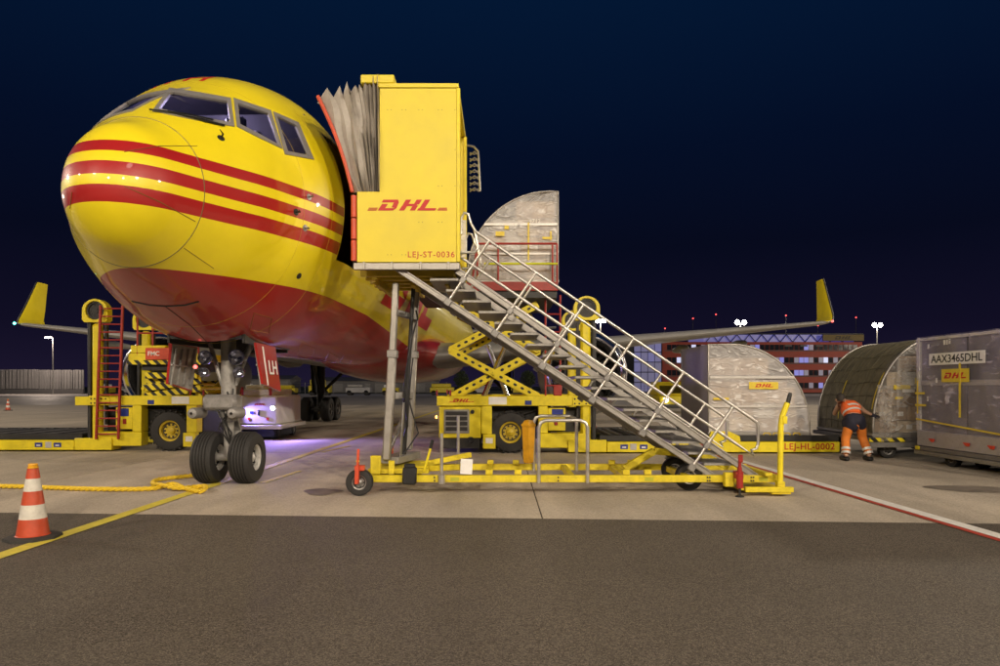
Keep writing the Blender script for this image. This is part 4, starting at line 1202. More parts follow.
        b = MB(); inner = [hc + Vector((.215 * math.cos(2 * math.pi * k / 30), -.10, .215 * math.sin(2 * math.pi * k / 30))) for k in range(30)]
        # ring-shaped housing: outer outline sampled by angle against the pulley opening
        ring_o = []
        for k in range(30):
            a = 2 * math.pi * k / 30; c_, s__ = math.cos(a), math.sin(a)
            if s__ >= 0: ring_o.append(hc + Vector((.29 * c_, -.10, .26 * s__)))
            else:
                m_ = max(abs(c_) / .29, -s__ / .27); ring_o.append(hc + Vector((c_ / m_, -.10, s__ / m_)))
        back = Vector((0, .2, 0))
        b.grid([[p + back for p in inner], inner, ring_o, [p + back for p in ring_o], [p + back for p in inner]], True)
        b.build('pulley_housing', mYellow, co, ang=30)
        b = MB(); b.lathe(hc + Vector((0, -.05, 0)), (0, 1, 0), [(0, 0), (0, .06), (.02, .06), (.02, .17), (-.01, .17), (-.01, .205), (.1, .205), (.1, 0)], 24)
        for k in range(10): b.lathe(hc + Vector((.13 * math.cos(k * .628), -.032, .13 * math.sin(k * .628))), (0, -1, 0), [(0, .012), (.012, .012), (.012, 0)], 6)
        b.build('pulley', mDark, co)
    B('column_brace', mYellow, (2.95, 3.75, -.03, -.013, 1.05, 1.25) if not raised else (3.0, 3.48, -.04, -.013, 1.05, 1.25))
    b = MB()
    for a in (3.05, 3.15, 3.30, 3.38):
        for z in (1.10, 1.2): b.lathe((X(a), y0 - (.041 if raised else .031), z), (0, -1, 0), [(0, .02), (.004, .02), (.004, 0)], 8)
    b.build('bolt', mBlack, T)
    B('column_base', mYellow, (2.90, 3.75, -.05, .35, .03, .30)); B('column_base', mYellow, (2.90, 3.75, yd - .35, yd + .05, .03, .30))
    # low loading deck
    end = 8.9
    B('deck_beam', mYellow, (3.76, end, -.05, .06, .03, .26)); B('deck_beam', mYellow, (3.76, end, yd - .06, yd + .05, .03, .26))
    B('deck_floor', mDark, (3.55, end, .065, yd - .065, .10, .30))
    for k in range(24):
        a = 3.75 + k * .2
        MB().tube([(X(a), y0 + .10, .345), (X(a), y0 + yd - .1, .345)], .045, 10).build('roller', mSteel if k % 3 else mDark, T)
    B('deck_edge', mDark, (3.6, end, .0, .05, .265, .40)); B('deck_edge', mDark, (3.6, end, yd - .05, yd, .265, .40))
    b = MB()
    b.prism([(X(a), y0 - .06, z) for a, z in ((5.98, .27), (6.05, .49), (6.45, .49), (6.68, .38), (6.70, .27))], (0, .055, 0)); b.build('deck_cover', mYellow, T)
    for a in (4.05, 4.48): B('sign', mBlue, (a, a + .17, -.056, -.0505, .10, .20), ch=.001); B('sign_mark', mWhite, (a + .04, a + .13, -.0585, -.0565, .125, .155), ch=.0005)
    B('sign', mGreySign, (4.27, 4.41, -.056, -.0505, .08, .22), ch=.001)
    b = MB()
    for k in range(4):
        c = X(7.3 + .22 * k); b.tube([(c - .08, y0 - .0, .405), (c - .05, y0, .45), (c + .05, y0, .45), (c + .08, y0, .405)], .016, 6)
    b.build('stop_loop', mOchre, T)
    if number: text(number, .20, (X(8.22), y0 - .0505, .15), (1, 0, 0), (0, 0, 1), mTextRed, T, 'fleet_number', .003, bold=.012, spacing=1.1)
    return T
LA = loader('yellow cargo loader with raised scissor lift behind the boarding stairs', -1.40, 1, 14.75, True, 'LEJ-HL-0002')
LB = loader('yellow cargo loader with lowered platform and tall red ladder under the nose', -5.95, -1, 15.25, False, None)

# ================================================================== unit load containers
def ell(x0, z0, w, h, a, flip):
    """contour profile points: quarter ellipse shoulder; flip -1 puts the shoulder on the left"""
    pts = [(0, 0), (w, 0), (w, .18)]
    n = 14
    for k in range(n + 1):
        g = .5 * math.pi * k / n
        pts.append((w - a + a * math.cos(g), .18 + (h - .18) * math.sin(g)))
    pts.append((0, h))
    if flip < 0: pts = [(w - x, z) for x, z in pts][::-1]
    return [(x0 + x, z0 + z) for x, z in pts]
def contour_uld(name, label, xl, y0, z0, w, h, a, dep, flip, hull, film, seed, load=True, bands=True):
    T = thing(name, (xl + w / 2, y0 + dep / 2, z0), label, 'container', 'air cargo containers')
    rnd = random.Random(seed)
    P = ell(xl, z0, w, h, a, flip)
    b = MB(); b.bb(xl - .03, xl + w + .03, y0 - .02, y0 + dep + .02, z0, z0 + .06, .01); b.build('base', mSilver, T)
    # hull: all faces but the front, a shell with thickness
    cx, cz = xl + w / 2, z0 + h * .45
    ins = [(cx + (x - cx) * .975, cz + (z - cz) * .975) for x, z in P]
    b = MB(); Q = [p for p in P]
    nn = 9
    rows_ = []
    for k in range(nn):
        yy = y0 + .01 + (dep - .02) * k / (nn - 1)
        puff = .018 * math.sin(k * 2.1 + seed)
        rows_.append([Vector((cx + (x - cx) * (1 + puff * .3), yy, cz + (z - cz) * (1 + puff * .25) if z > z0 + .1 else z)) for x, z in Q])
    b.grid(rows_, True); b.prism([(x, y0 + dep - .02, z) for x, z in P], (0, .015, 0))
    b.build('hull', hull, T, ang=40)
    for yy in (y0, y0 + dep): MB().tube([(x, yy, z) for x, z in P], .024, 8, closed=True).build('frame', mSilver, T, ang=60)
    if load:
        # cartons behind the film
        z = z0 + .07
        while z < z0 + h * .82:
            hh = rnd.uniform(.22, .40)
            # span available at this height
            def span(zz):
                lo, hi = xl + .05, xl + w - .05
                if zz > z0 + .18:
                    k = (zz - z0 - .18) / (h - .18); m_ = a * (1 - math.sqrt(max(0, 1 - k * k)))
                    if flip > 0: hi -= m_
                    else: lo += m_
                return lo, hi
            lo, hi = span(min(z + hh, z0 + h - .02)); x = lo
            while x < hi - .12:
                ww_ = min(rnd.uniform(.25, .62), hi - x)
                if ww_ > .1:
                    b = MB(); dd = rnd.uniform(.0, .10)
                    b.bb(x, x + ww_ - .012, y0 + .06 + dd, y0 + .55 + dd, z, z + hh - .01, .01)
                    c_ = b.build('carton', mCarton[rnd.choice((0, 0, 1, 1, 2, 3))], T)
                    if rnd.random() < .5:
                        MB().bb(x + ww_ * .3, x + ww_ * .3 + .12, y0 + .055 + dd, y0 + .059 + dd, z + hh * .3, z + hh * .3 + .09, .0005).build('shipping_label', mWhite, c_)
                x += ww_
            z += hh
        b = MB()
        # wrinkled film over the front
        cols = 26; rws = 26; rows_ = []
        for i in range(rws + 1):
            zz = z0 + .06 + (h - .07) * i / rws
            lo, hi = xl + .01, xl + w - .01
            if zz > z0 + .18:
                k = min(1, (zz - z0 - .18) / (h - .18)); m_ = a * (1 - math.sqrt(max(0, 1 - k * k)))
                if flip > 0: hi -= m_
                else: lo += m_
            rows_.append([Vector((lo + (hi - lo) * j / cols, y0 - .005 + .03 * math.sin(5 * j / cols + 9 * i / rws + seed) * math.sin(3.14 * j / cols) + rnd.uniform(-.012, .012), zz)) for j in range(cols + 1)])
        b.grid(rows_); b.build('film', film, T, ang=15)
    if bands:
        for zz, hh in ((.30 * h, .05), (.62 * h, .06)):
            k = max(0, (zz - .18) / (h - .18)); m_ = a * (1 - math.sqrt(max(0, 1 - k * k)))
            lo, hi = (xl, xl + w - m_) if flip > 0 else (xl + m_, xl + w)
            b = MB(); b.bb(lo + .02, hi - .02, y0 - .035, y0 - .012, z0 + zz, z0 + zz + hh, .006); b.build('cross_rail', mat('pale_rail', (.60, .58, .56), .4, .3, .1, 8), T)
    return T
mHullGrey = mat('hull_grey', (.36, .35, .40), .4, .3, .12, 3, .2, 5, dirt=.2)
mTarp = mat('olive_tarpaulin', (.165, .148, .092), .55, 0, .4, 6, .8, 22, dirt=.35, dirtcol=(.16, .14, .09))
mRedTag = mat('red_tag', (.60, .05, .02), .5, 0, .1, 8)
# on the raised platform
CA = contour_uld('air_container', 'film wrapped container with rounded left shoulder on the raised red platform', -.72, 14.98, 3.82, 2.02, 2.04, 1.85, 2.4, -1, mHullGrey, mFilm, 3)
for xx, z0_, z1_ in ((.62, 4.3, 5.15), (1.12, 4.75, 4.95)):
    MB().bb(xx, xx + .035, 14.915, 14.921, z0_, z1_, .001).build('strap', mYelTape, CA)
text('4712', .13, (.78, 14.93, 5.18), (1, 0, 0), (0, 0, 1), mWhite, CA, 'lettering', .001)
for xx, zz, ww, hh in ((-.1, 4.85, .2, .1), (.1, 5.0, .1, .08), (.95, 4.78, .22, .05)):
    MB().bb(xx, xx + ww, 14.93, 14.934, zz, zz + hh, .001).build('sticker', mYelTape, CA)
# on the low deck, half way along
CB = contour_uld('air_container', 'grey sided container with rounded right shoulder rolling along the low yellow deck', 4.66, 14.55 + .35, .40, 2.25, 2.02, 1.75, 2.2, 1, mat('hull_lilac', (.40, .38, .50), .4, .2, .12, 3, .2, 5), mFilm, 11)
yb = 14.90
MB().bb(5.55, 6.20, yb - .045, yb - .038, 1.42, 1.58, .001).build('yellow_sticker', mYelTape, CB)
logo((5.88, yb - .0455, 1.50), (1, 0, 0), (0, 0, 1), .075, mLogo, CB, stripes=False)
MB().bb(4.75, 5.1, yb - .045, yb - .038, 1.18, 1.23, .001).build('strap', mYelTape, CB)
# tarpaulin covered one being pushed
CC = contour_uld('air_container', 'container under an olive tarpaulin being pushed by the worker', 7.62, 13.62, .46, 2.6, 2.02, 1.35, 2.35, -1, mTarp, mFilmThin, 21, bands=False)
def on_hull(v, yy, off=.012):
    P = ell(7.62, .46, 2.6, 2.02, 1.35, -1)
    # walk up the left (shoulder) side: reversed list, start at bottom-left
    k = (v - .18) / (2.02 - .18)
    x = 7.62 + (1.35 * (1 - math.sqrt(max(0, 1 - k * k))) if v > .18 else 0)
    n = Vector((-1.0, 0, max(0, k) * .9)).normalized()
    return Vector((x, yy, .46 + v)) + n * (off + .008)
for yy, v0, v1 in ((15.0, .3, 1.15), (13.68, .55, 1.30)):
    rows_ = [[on_hull(v0 + (v1 - v0) * k / 12, yy - .018), on_hull(v0 + (v1 - v0) * k / 12, yy + .018)] for k in range(13)]
    MB().grid(rows_).build('strap', mYelTape, CC)
# net cords over the tarpaulin
b = MB()
for k in range(9):
    yy = 13.75 + k * .26
    b.tube([on_hull(.1 + 1.85 * j / 14, yy + .02 * math.sin(j * 2 + k), .006) for j in range(15)], .006, 4)
for j in range(6):
    b.tube([on_hull(.25 + .28 * j + .02 * math.sin(q), 13.66 + 2.25 * q / 10, .006) for q in range(11)], .006, 4)
b.build('cargo_net', mat('net_cord', (.10, .09, .055), .8), CC)
for xx, zz, ww, hh, m_ in ((8.02, 1.42, .34, .09, mYelTape), (8.05, 1.22, .16, .05, mYelTape), (8.2, 1.36, .25, .07, mWhite), (8.62, .62, .30, .18, mWhite), (8.45, 1.5, .3, .16, mYelTape)):
    MB().bb(xx, xx + ww, 13.585, 13.59, zz, zz + hh, .001).build('sticker', m_, CC)
# loose film hanging at the corner
rnd = random.Random(5)
b = MB(); rows_ = []
for i in range(16):
    u = i / 15
    rows_.append([Vector((7.66 + .10 * u + (.32 - .1 * u) * j / 12 + rnd.uniform(-.03, .03) - .05 * u, 13.55 - .07 * math.sin(j * 1.7 + i * .8) - .08 * u + rnd.uniform(-.03, .03), 1.5 - 1.12 * u + rnd.uniform(-.02, .02))) for j in range(13)])
b.grid(rows_); b.build('loose_film', film_mat('loose_film', (.75, .73, .71), .12, .75, 4.5), CC, ang=10)
b = MB(); rows_ = []
for i in range(12):
    u = i / 11
    rows_.append([Vector((8.05 + .9 * u + .02 * rnd.random(), 13.56 - .03 * rnd.random(), 2.05 - (.9 * (1 - u) + .15) * j / 9 + .1 * u)) for j in range(10)])
b.grid(rows_); b.build('film_fan', film_mat('film_fan', (.75, .73, .71), .10, .65, 3.5), CC, ang=10)

# tall square container on a dolly, its long side running towards the camera
u_ = Vector((-.025, 1, 0)); u_.normalize(); n_ = Vector((-u_.y, u_.x, 0))   # n_ points to the picture left
p0 = Vector((8.21, 13.1, 0))
def box_pt(a, d, z): return p0 - u_ * a - n_ * d + Vector((0, 0, z))   # a: towards the camera, d: depth to the right
TD = thing('air_container', p0 - u_ * 1.9 - n_ * 1.0, 'tall square grey container wrapped in film on a dolly at the right edge', 'container', 'air cargo containers')
def slabp(name, m, a0, a1, d0, d1, z0, z1, parent, ch=.008):
    b = MB(); c = box_pt((a0 + a1) / 2, (d0 + d1) / 2, (z0 + z1) / 2)
    rot = Matrix((-u_, -n_, Vector((0, 0, 1)))).transposed()
    if rot.determinant() < 0: rot = Matrix((u_, -n_, Vector((0, 0, 1)))).transposed()
    b.box(c, (abs(a1 - a0), abs(d1 - d0), abs(z1 - z0)), rot, ch); return b.build(name, m, parent)
LEN, ZB0, ZT0 = 3.3, .33, 2.42
slabp('hull', mat('container_grey', (.16, .15, .18), .45, .2, .3, 1.6, .3, 4, dirt=.3, dirtcol=(.10, .09, .10)), .02, LEN, .03, 2.2, ZB0 + .08, ZT0 - .03, TD)
slabp('base_rail', mat('pale_rail2', (.42, .40, .43), .4, .4, .12, 6, dirt=.3), 0, LEN, -.02, 2.2, ZB0 - .0, ZB0 + .30, TD)
slabp('corner_post', mat('pale_rail', (.6, .6, .6)), -.02, .07, -.02, .08, ZB0 + .30, ZT0, TD); slabp('top_rail', mat('pale_rail', (.6, .6, .6)), .07, LEN, -.015, .06, ZT0 - .06, ZT0, TD)
slabp('mid_rail', mat('pale_rail2', (.4, .4, .4)), .07, LEN, .005, .03, 1.50, 1.60, TD)
for a in (1.3, 2.6): slabp('panel_joint', mDark, a, a + .02, .018, .03, ZB0 + .30, ZT0 - .06, TD)
b = MB(); rows_ = []
for i in range(27):
    rows_.append([box_pt(.0 + LEN * j / 50, -.03 - .018 * math.sin(j * .8 + i * .35) - rnd.uniform(0, .012), ZB0 + .28 + (ZT0 - ZB0 - .26) * i / 26) for j in range(51)])
b.grid(rows_); b.build('film', mFilmGrey, TD, ang=12)
def plate(name, m, a0, a1, z0, z1, off=.065, parent=TD): return slabp(name, m, a0, a1, -off, -off + .006, z0, z1, parent, .001)
pl = plate('number_plate', mWhite, .42, 1.84, 1.88, 2.10)
text('AAX3465DHL', .20, box_pt(1.13, -.068, 1.985), -u_, (0, 0, 1), mTextBlack, pl, 'lettering', .001, bold=.012, sx=1.08)
pl = plate('yellow_sticker', mYelTape, .76, 1.46, 1.56, 1.80)
logo(box_pt(1.11, -.0655, 1.68), -u_, (0, 0, 1), .105, mLogo, pl, stripes=False)
plate('strap', mYelTape, 1.22, 1.27, .93, 1.90, .074)
plate('strap', mYelTape, .02, .30, 1.33, 1.37, .074); plate('strap', mYelTape, .02, .34, 1.10, 1.14, .074); plate('strap', mYelTape, .08, .11, .95, 1.6, .076)
b = MB(); b.bar(box_pt(.05, -.072, .85), box_pt(3.2, -.072, .62), .004, .03, (0, 0, 1), .001); b.build('strap', mYelTape, TD)
for a in (.47, 1.38, 1.95, 2.6):
    b = MB(); b.prism([box_pt(a - .09, -.035, .49), box_pt(a + .07, -.035, .49), box_pt(a + .05, -.035, .43), box_pt(a - .01, -.035, .43)], n_ * .02); b.build('corner_tag', mRedTag, TD)
for a, z in ((.32, 2.2), (.76, 2.25), (.83, 2.25), (.90, 2.26), (.80, 1.2), (.86, 1.2), (.55, 1.55), (.3, 1.2)): plate('paper_label', mWhite, a, a + .045, z, z + .09, .028)
def dolly(name, label, parts, loc):
    return thing(name, loc, label, 'dolly', 'cargo dollies')
DA = dolly('cargo_dolly', 'low steel dolly carrying the tall square grey container', None, p0 - u_ * 1.9 - n_ * 1.0)
slabp('deck', mat('dolly_steel', (.22, .21, .21), .5, .5, .2, 5, dirt=.4), -.05, LEN + .1, -.04, 2.3, .245, .325, DA)
slabp('side_beam', mSteel, -.05, LEN + .1, -.05, .02, .16, .24, DA); slabp('side_beam', mSteel, -.05, LEN + .1, 2.2, 2.28, .16, .24, DA)
slabp('yellow_block', mYellow, .0, .12, -.06, -.042, .25, .32, DA)
for a, d in ((.80, .14), (1.05, .50), (.80, 2.05), (2.9, .14), (2.9, 2.05)):
    wheel(box_pt(a, d, .175), -n_, .175, .13, .10, mGearGrey, DA, local=False, holes=5)
    slabp('axle_bracket', mDark, a - .06, a + .06, d + .07, d + .13, .17, .24, DA)
DB = dolly('cargo_dolly', 'low steel dolly under the tarpaulin covered container', None, (8.9, 14.8, 0))
b = MB(); b.bb(7.50, 10.4, 13.55, 16.0, .36, .445, .01); b.build('deck', mat('dolly_steel', (.2, .2, .2)), DB)
b = MB(); b.bb(7.50, 10.4, 13.53, 13.62, .24, .355, .01); b.build('side_beam', mSteel, DB)
for x in (8.0, 9.8):
    for yy in (13.8, 15.7): wheel((x, yy, .175), (0, 1, 0), .175, .13, .10, mGearGrey, DB, local=False, holes=5); MB().bb(x - .06, x + .06, yy - .15, yy - .08, .17, .355).build('axle_bracket', mDark, DB)
b = MB(); b.bb(7.48, 8.2, 13.50, 13.525, .36, .44); b.build('hazard_edge', mHaz, DB)

# ================================================================== white ground power cart behind the nose gear
GP = thing('power_cart', (-6.75, 19.2, 0), 'white ground power cart with two bright headlamps behind the nose gear', 'power cart')
b = MB(); b.bb(-7.35, -6.15, 18.4, 20.6, .42, 1.22, .04); b.build('body', mWhite, GP)
b = MB(); b.bb(-7.40, -6.02, 18.3, 20.7, .30, .41, .015); b.build('bumper', mWhite, GP)
b = MB(); b.bb(-7.25, -6.25, 18.5, 20.4, .06, .295, .02); b.build('chassis', mat('dark_blue_paint', (.01, .015, .05), .5), GP)
b = MB(); b.bb(-7.15, -6.30, 18.45, 20.2, 1.225, 1.40, .02); b.bb(-7.1, -6.6, 18.6, 20.0, 1.405, 1.52, .02); b.build('top_unit', mat('cart_cream', (.78, .76, .72), .5), GP)
for x in (-7.12, -6.34): b = MB(); b.tube([(x, 18.42, 1.23), (x, 18.42, 1.46)], .04, 8); b.build('red_post', mRed, GP)
for x in (-7.24, -6.26):
    b = MB(); b.lathe((x, 18.40, .88), (0, -1, 0), [(0, .075), (.03, .075), (.04, .06)], 16); ho = b.build('headlamp', mSteel, GP)
    b = MB(); b.lathe((x, 18.362, .88), (0, -1, 0), [(0, .058), (.012, .04), (.016, 0)], 16); b.build('lamp_lens', mHead, ho)
    d = bpy.data.lights.new('headlamp_beam', 'SPOT'); d.energy = 400; d.color = (.34, .24, 1.0); d.spot_size = R(115); d.spot_blend = 1.0; d.shadow_soft_size = .05
    o = bpy.data.objects.new('headlamp_beam', d); COL.objects.link(o); o.parent = GP
    o.location = (x + 6.75 + .0, 18.30 - 19.2, .88); o.rotation_euler = Vector((1.0, -.5, -.42)).to_track_quat('-Z', 'Y').to_euler()
logo((-6.62, 18.395, .98), (1, 0, 0), (0, 0, 1), .06, mLogo, GP, stripes=False)
for x, z, w_, m_ in ((-6.9, .72, .10, mBlue), (-6.45, .55, .08, mRedTag), (-6.95, .55, .06, mRedTag)): MB().bb(x, x + w_, 18.385, 18.397, z, z + .07, .001).build('sticker', m_, GP)
for x in (-7.2, -6.3):
    for yy in (18.8, 20.2): wheel((x, yy, .2), (1, 0, 0), .2, .14, .11, mSteel, GP, local=False, holes=5)
b = MB(); b.box((-6.65, 18.385, .75), (.06, .03, .16), None, .012); b.build('latch', mDark, GP)
b = MB(); b.lathe((-7.30, 18.40, .62), (0, -1, 0), [(0, .03), (.02, .03), (.025, 0)], 10); b.build('marker_lamp', mAmber, GP)

# ================================================================== yellow tow tractor in the distance
TX, TY = 9.75, 36.0
TR = thing('tow_tractor', (TX, TY + 1.5, 0), 'small yellow tow tractor with lit headlamps parked under the far wing', 'tractor')
b = MB(); b.bb(TX - 1.15, TX + 1.15, TY, TY + 3.2, .35, .95, .06); b.build('body', mYellow, TR)
b = MB(); b.bb(TX - 1.0, TX + 1.0, TY + 1.2, TY + 3.0, .955, 1.65, .05); b.build('cab', mYellow, TR)
b = MB(); b.bb(TX - .85, TX + .85, TY + 1.17, TY + 1.195, 1.08, 1.5, .02); b.build('windscreen', mGlass, TR)
b = MB(); b.bb(TX - .95, TX + .95, TY + 1.22, TY + 2.9, 1.655, 1.72, .02); b.build('roof', mYellow, TR)
b = MB(); b.bb(TX - 1.2, TX + 1.2, TY - .12, TY - .01, .3, .5, .03); b.build('bumper', mDark, TR)
for x in (-.8, .8):
    b = MB(); b.lathe((TX + x, TY - .005, .75), (0, -1, 0), [(0, .13), (.03, .12), (.05, 0)], 14); b.build('headlamp', mHead if x < 0 else mSteel, TR)
    for yy in (.6, 2.6): wheel((TX + x * 1.2, TY + yy, .36), (1, 0, 0), .36, .28, .2, mOchre, TR, local=False)

# ================================================================== traffic cones
def cone_mat():
    m = bpy.data.materials.new('cone_plastic'); m.use_nodes = True
    nt = m.node_tree; L = nt.links.new; p = nt.nodes['Principled BSDF']
    return m
mConeO = mat('cone_orange', (.50, .062, .020), .5, 0, .2, 9, .1, 40, dirt=.3, dirtcol=(.22, .10, .05))
mConeW = mat('cone_white', (.62, .59, .53), .5, 0, .15, 11, .1, 40, dirt=.35, dirtcol=(.28, .24, .19))
mConeB = mat('cone_base', (.035, .033, .03), .8, 0, .3, 9, .3, 50)
def cone(base_pt, hgt, label):
    T = thing('traffic_cone', base_pt, label, 'cone', 'traffic cones')
    s = hgt / .73
    def r(z): return s * (.145 - .105 * (z / .73)) 
    secs = [(.035, .045, mConeO, 'rim', 1.08), (.045, .20, mConeO, 'orange_band', 1), (.20, .335, mConeW, 'white_band', 1), (.335, .465, mConeO, 'orange_band', 1), (.465, .585, mConeW, 'white_band', 1), (.585, .68, mConeO, 'orange_band', 1)]
    for z0, z1, m, nm, k in secs:
        b = MB(); b.lathe((0, 0, 0), (0, 0, 1), [(z0 * s, r(z0) * k - .004), (z0 * s, r(z0) * k), (z1 * s, r(z1)), (z1 * s, r(z1) - .004)], 32); b.build(nm, m, T, local=True)
    b = MB(); b.lathe((0, 0, 0), (0, 0, 1), [(.68 * s, .040 * s), (.685 * s, .046 * s), (.70 * s, .046 * s), (.705 * s, .036 * s), (.715 * s, .042 * s), (.728 * s, .038 * s), (.73 * s, 0)], 20); b.build('top', mOrange, T, local=True)
    b = MB()
    k = .245 * s; o8 = []
    for a in range(8):
        g = R(22.5 + 45 * a + 12); o8.append(Vector((k * math.cos(g), k * math.sin(g), 0)))
    b.add([p + Vector((0, 0, .002)) for p in o8] + [p * .99 + Vector((0, 0, .028 * s)) for p in o8] + [p * .80 + Vector((0, 0, .038 * s)) for p in o8],
          [tuple(range(8))[::-1], tuple(16 + i for i in range(8))] + [(i, (i + 1) % 8, 8 + (i + 1) % 8, 8 + i) for i in range(8)] + [(8 + i, 8 + (i + 1) % 8, 16 + (i + 1) % 8, 16 + i) for i in range(8)])
    b.build('base', mConeB, T, local=True)
cone(gnd(33, 538.5), .735, 'large orange and white traffic cone on the yellow line')
cone(gnd(8, 410.5), .70, 'small distant orange cone at the left edge before the barrier wall')
cone(gnd(594, 440), .62, 'orange cone behind the stairs beside the loader column')

# ================================================================== yellow rope
mRope = mat('yellow_rope', (.72, .50, .02), .6, 0, .2, 25, .2, 120, dirt=.15, dirtcol=(.3, .2, .03))
def smooth(pts, n=14):
    out = []
    P = [pts[0]] + pts + [pts[-1]]
    for i in range(1, len(P) - 2):
        for k in range(n):
            t = k / n; a, b_, c, d = P[i - 1], P[i], P[i + 1], P[i + 2]
            out.append(.5 * ((2 * b_) + (c - a) * t + (2 * a - 5 * b_ + 4 * c - d) * t * t + (3 * b_ - a - 3 * c + d) * t ** 3))
    return out
def gp(px, py, z=.035): v = gnd(px, py); v.z = z; return v
rp_ = [gp(-60, 489), gp(0, 488.5), gp(50, 490), gp(100, 491.5), gp(150, 491), gp(172, 488, .06), gp(185, 491), gp(200, 494), gp(206, 491, .06), gp(198, 489), gp(178, 491.5, .05), gp(162, 490, .07), gp(153, 486), gp(157, 482), gp(175, 479.5), gp(200, 477), gp(222, 475)]
path = smooth(rp_, 16)
rp2 = []
acc = 0; last = None
for p in path:
    if last is not None: acc += (p - last).length
    rp2.append((p, acc)); last = p
dense = []
step = .028
q = 0.0
j = 0
while q < acc:
    while j < len(rp2) - 2 and rp2[j + 1][1] < q: j += 1
    a, b_ = rp2[j], rp2[j + 1]; k = (q - a[1]) / max(1e-6, b_[1] - a[1]); dense.append(a[0].lerp(b_[0], k)); q += step
RO = thing('rope', gnd(100, 491), 'thick twisted yellow rope lying on the concrete by the nose wheels', 'rope')
for s_ in range(3):
    pts = []
    for i, p in enumerate(dense):
        t = (dense[min(i + 1, len(dense) - 1)] - dense[max(i - 1, 0)]).normalized(); n1 = t.cross(Vector((0, 0, 1))).normalized(); n2 = n1.cross(t)
        g = i * step / .26 * 2 * math.pi + s_ * 2.094
        pts.append(p + n1 * .0165 * math.cos(g) + n2 * .0165 * math.sin(g))
    MB().tube(pts, .0185, 6).build('strand', mRope, RO)

# ================================================================== worker
PD = 13.38
px_ = lambda x, y, d=0.0: at(x, y, PD + d)
PE = thing('person', (7.12, 13.4, 0), 'worker in orange vest and orange trousers bending to push the tarpaulin container', 'person')
mSkin = mat('skin', (.42, .24, .16), .55, 0, .1, 12)
mHiVis = mat('orange_hi_vis', (.72, .12, .02), .65, 0, .15, 9, .25, 30)
mTrou = mat('orange_trousers', (.66, .19, .02), .7, 0, .18, 9, .35, 25, dirt=.2)
mNavy = mat('navy_cloth', (.012, .012, .028), .8, 0, .2, 9, .35, 25)
mRefl = mat('reflective_tape', (.62, .62, .60), .35, .2, .1, 20)
mHair = mat('dark_hair', (.03, .022, .018), .7, 0, .3, 40, .4, 80)
def skinned(name, verts, edges, rad, m, parent, root=0, sub=2):
    me = bpy.data.meshes.new(name); inv = WM[parent].inverted()
    me.from_pydata([tuple(inv @ Vector(v)) for v in verts], edges, [])
    me.materials.append(m)
    o = bpy.data.objects.new(name, me); COL.objects.link(o); o.parent = parent; WM[o] = WM[parent]
    md = o.modifiers.new('skin', 'SKIN'); md.use_smooth_shade = True
    if not me.skin_vertices: me.skin_vertices.new() if hasattr(me.skin_vertices, 'new') else None
    lay = me.skin_vertices[0].data
    for i, r_ in enumerate(rad):
        lay[i].radius = r_ if isinstance(r_, tuple) else (r_, r_); lay[i].use_root = (i == root)
    s = o.modifiers.new('sub', 'SUBSURF'); s.levels = sub; s.render_levels = sub
    return o
hip = Vector((7.13, 13.40, .80)); chest = Vector((7.15, 13.64, 1.07)); neck = Vector((7.12, 13.76, 1.17)); head = Vector((7.07, 13.86, 1.20))
ft = [Vector((6.89, 13.28, .07)), Vector((7.36, 13.28, .07))]
kn = [Vector((6.97, 13.46, .44)), Vector((7.31, 13.46, .44))]
th_ = [Vector((7.04, 13.40, .74)), Vector((7.24, 13.40, .74))]
sh = [Vector((6.96, 13.70, 1.11)), Vector((7.34, 13.70, 1.10))]
el = [Vector((7.02, 14.0, .90)), Vector((7.46, 13.66, .97))]
wr = [Vector((7.12, 14.2, .95)), Vector((7.60, 13.62, .90))]
vs = [hip, (hip + chest) / 2, chest, neck, head, th_[0], kn[0], ft[0], th_[1], kn[1], ft[1], sh[0], el[0], wr[0], sh[1], el[1], wr[1]]
ed = [(0, 1), (1, 2), (2, 3), (3, 4), (0, 5), (5, 6), (6, 7), (0, 8), (8, 9), (9, 10), (2, 11), (11, 12), (12, 13), (2, 14), (14, 15), (15, 16)]
rd = [.13, .13, .14, .055, .095, .085, .06, .045, .085, .06, .045, .06, .045, .03, .06, .045, .03]
body = skinned('body', vs, ed, rd, mSkin, PE)
# boots
for f_ in ft:
    b = MB(); b.box(f_ + Vector((0, .06, -.025)), (.10, .27, .085), None, .03); b.build('boot', mBlack, PE)
# trousers: navy seat, orange legs
tv = [hip, th_[0] + Vector((-.01, 0, 0)), kn[0], ft[0] + Vector((0, 0, .05)), th_[1] + Vector((.01, 0, 0)), kn[1], ft[1] + Vector((0, 0, .05)), (hip * .7 + chest * .3)]
skinned('trousers', tv, [(0, 1), (1, 2), (2, 3), (0, 4), (4, 5), (5, 6), (0, 7)], [.155, .115, .088, .078, .115, .088, .078, .15], mTrou, PE)
nv = [hip + Vector((0, -.005, .0)), th_[0] + Vector((-.012, -.01, .02)), th_[0].lerp(kn[0], .55) + Vector((0, -.01, 0)), th_[1] + Vector((.012, -.01, .02)), th_[1].lerp(kn[1], .55) + Vector((0, -.01, 0)), hip * .65 + chest * .35]
skinned('shorts_panel', nv, [(0, 1), (1, 2), (0, 3), (3, 4), (0, 5)], [.165, .128, .105, .128, .105, .165], mNavy, PE)
xv = [hip * .72 + chest * .28, hip * .45 + chest * .55, chest, chest.lerp(neck, .6), sh[0].lerp(chest, .15), sh[1].lerp(chest, .15)]
skinned('vest', xv, [(0, 1), (1, 2), (2, 3), (2, 4), (2, 5)], [.185, .175, .165, .09, .10, .10], mHiVis, PE)
ax_ = (chest - hip).normalized()
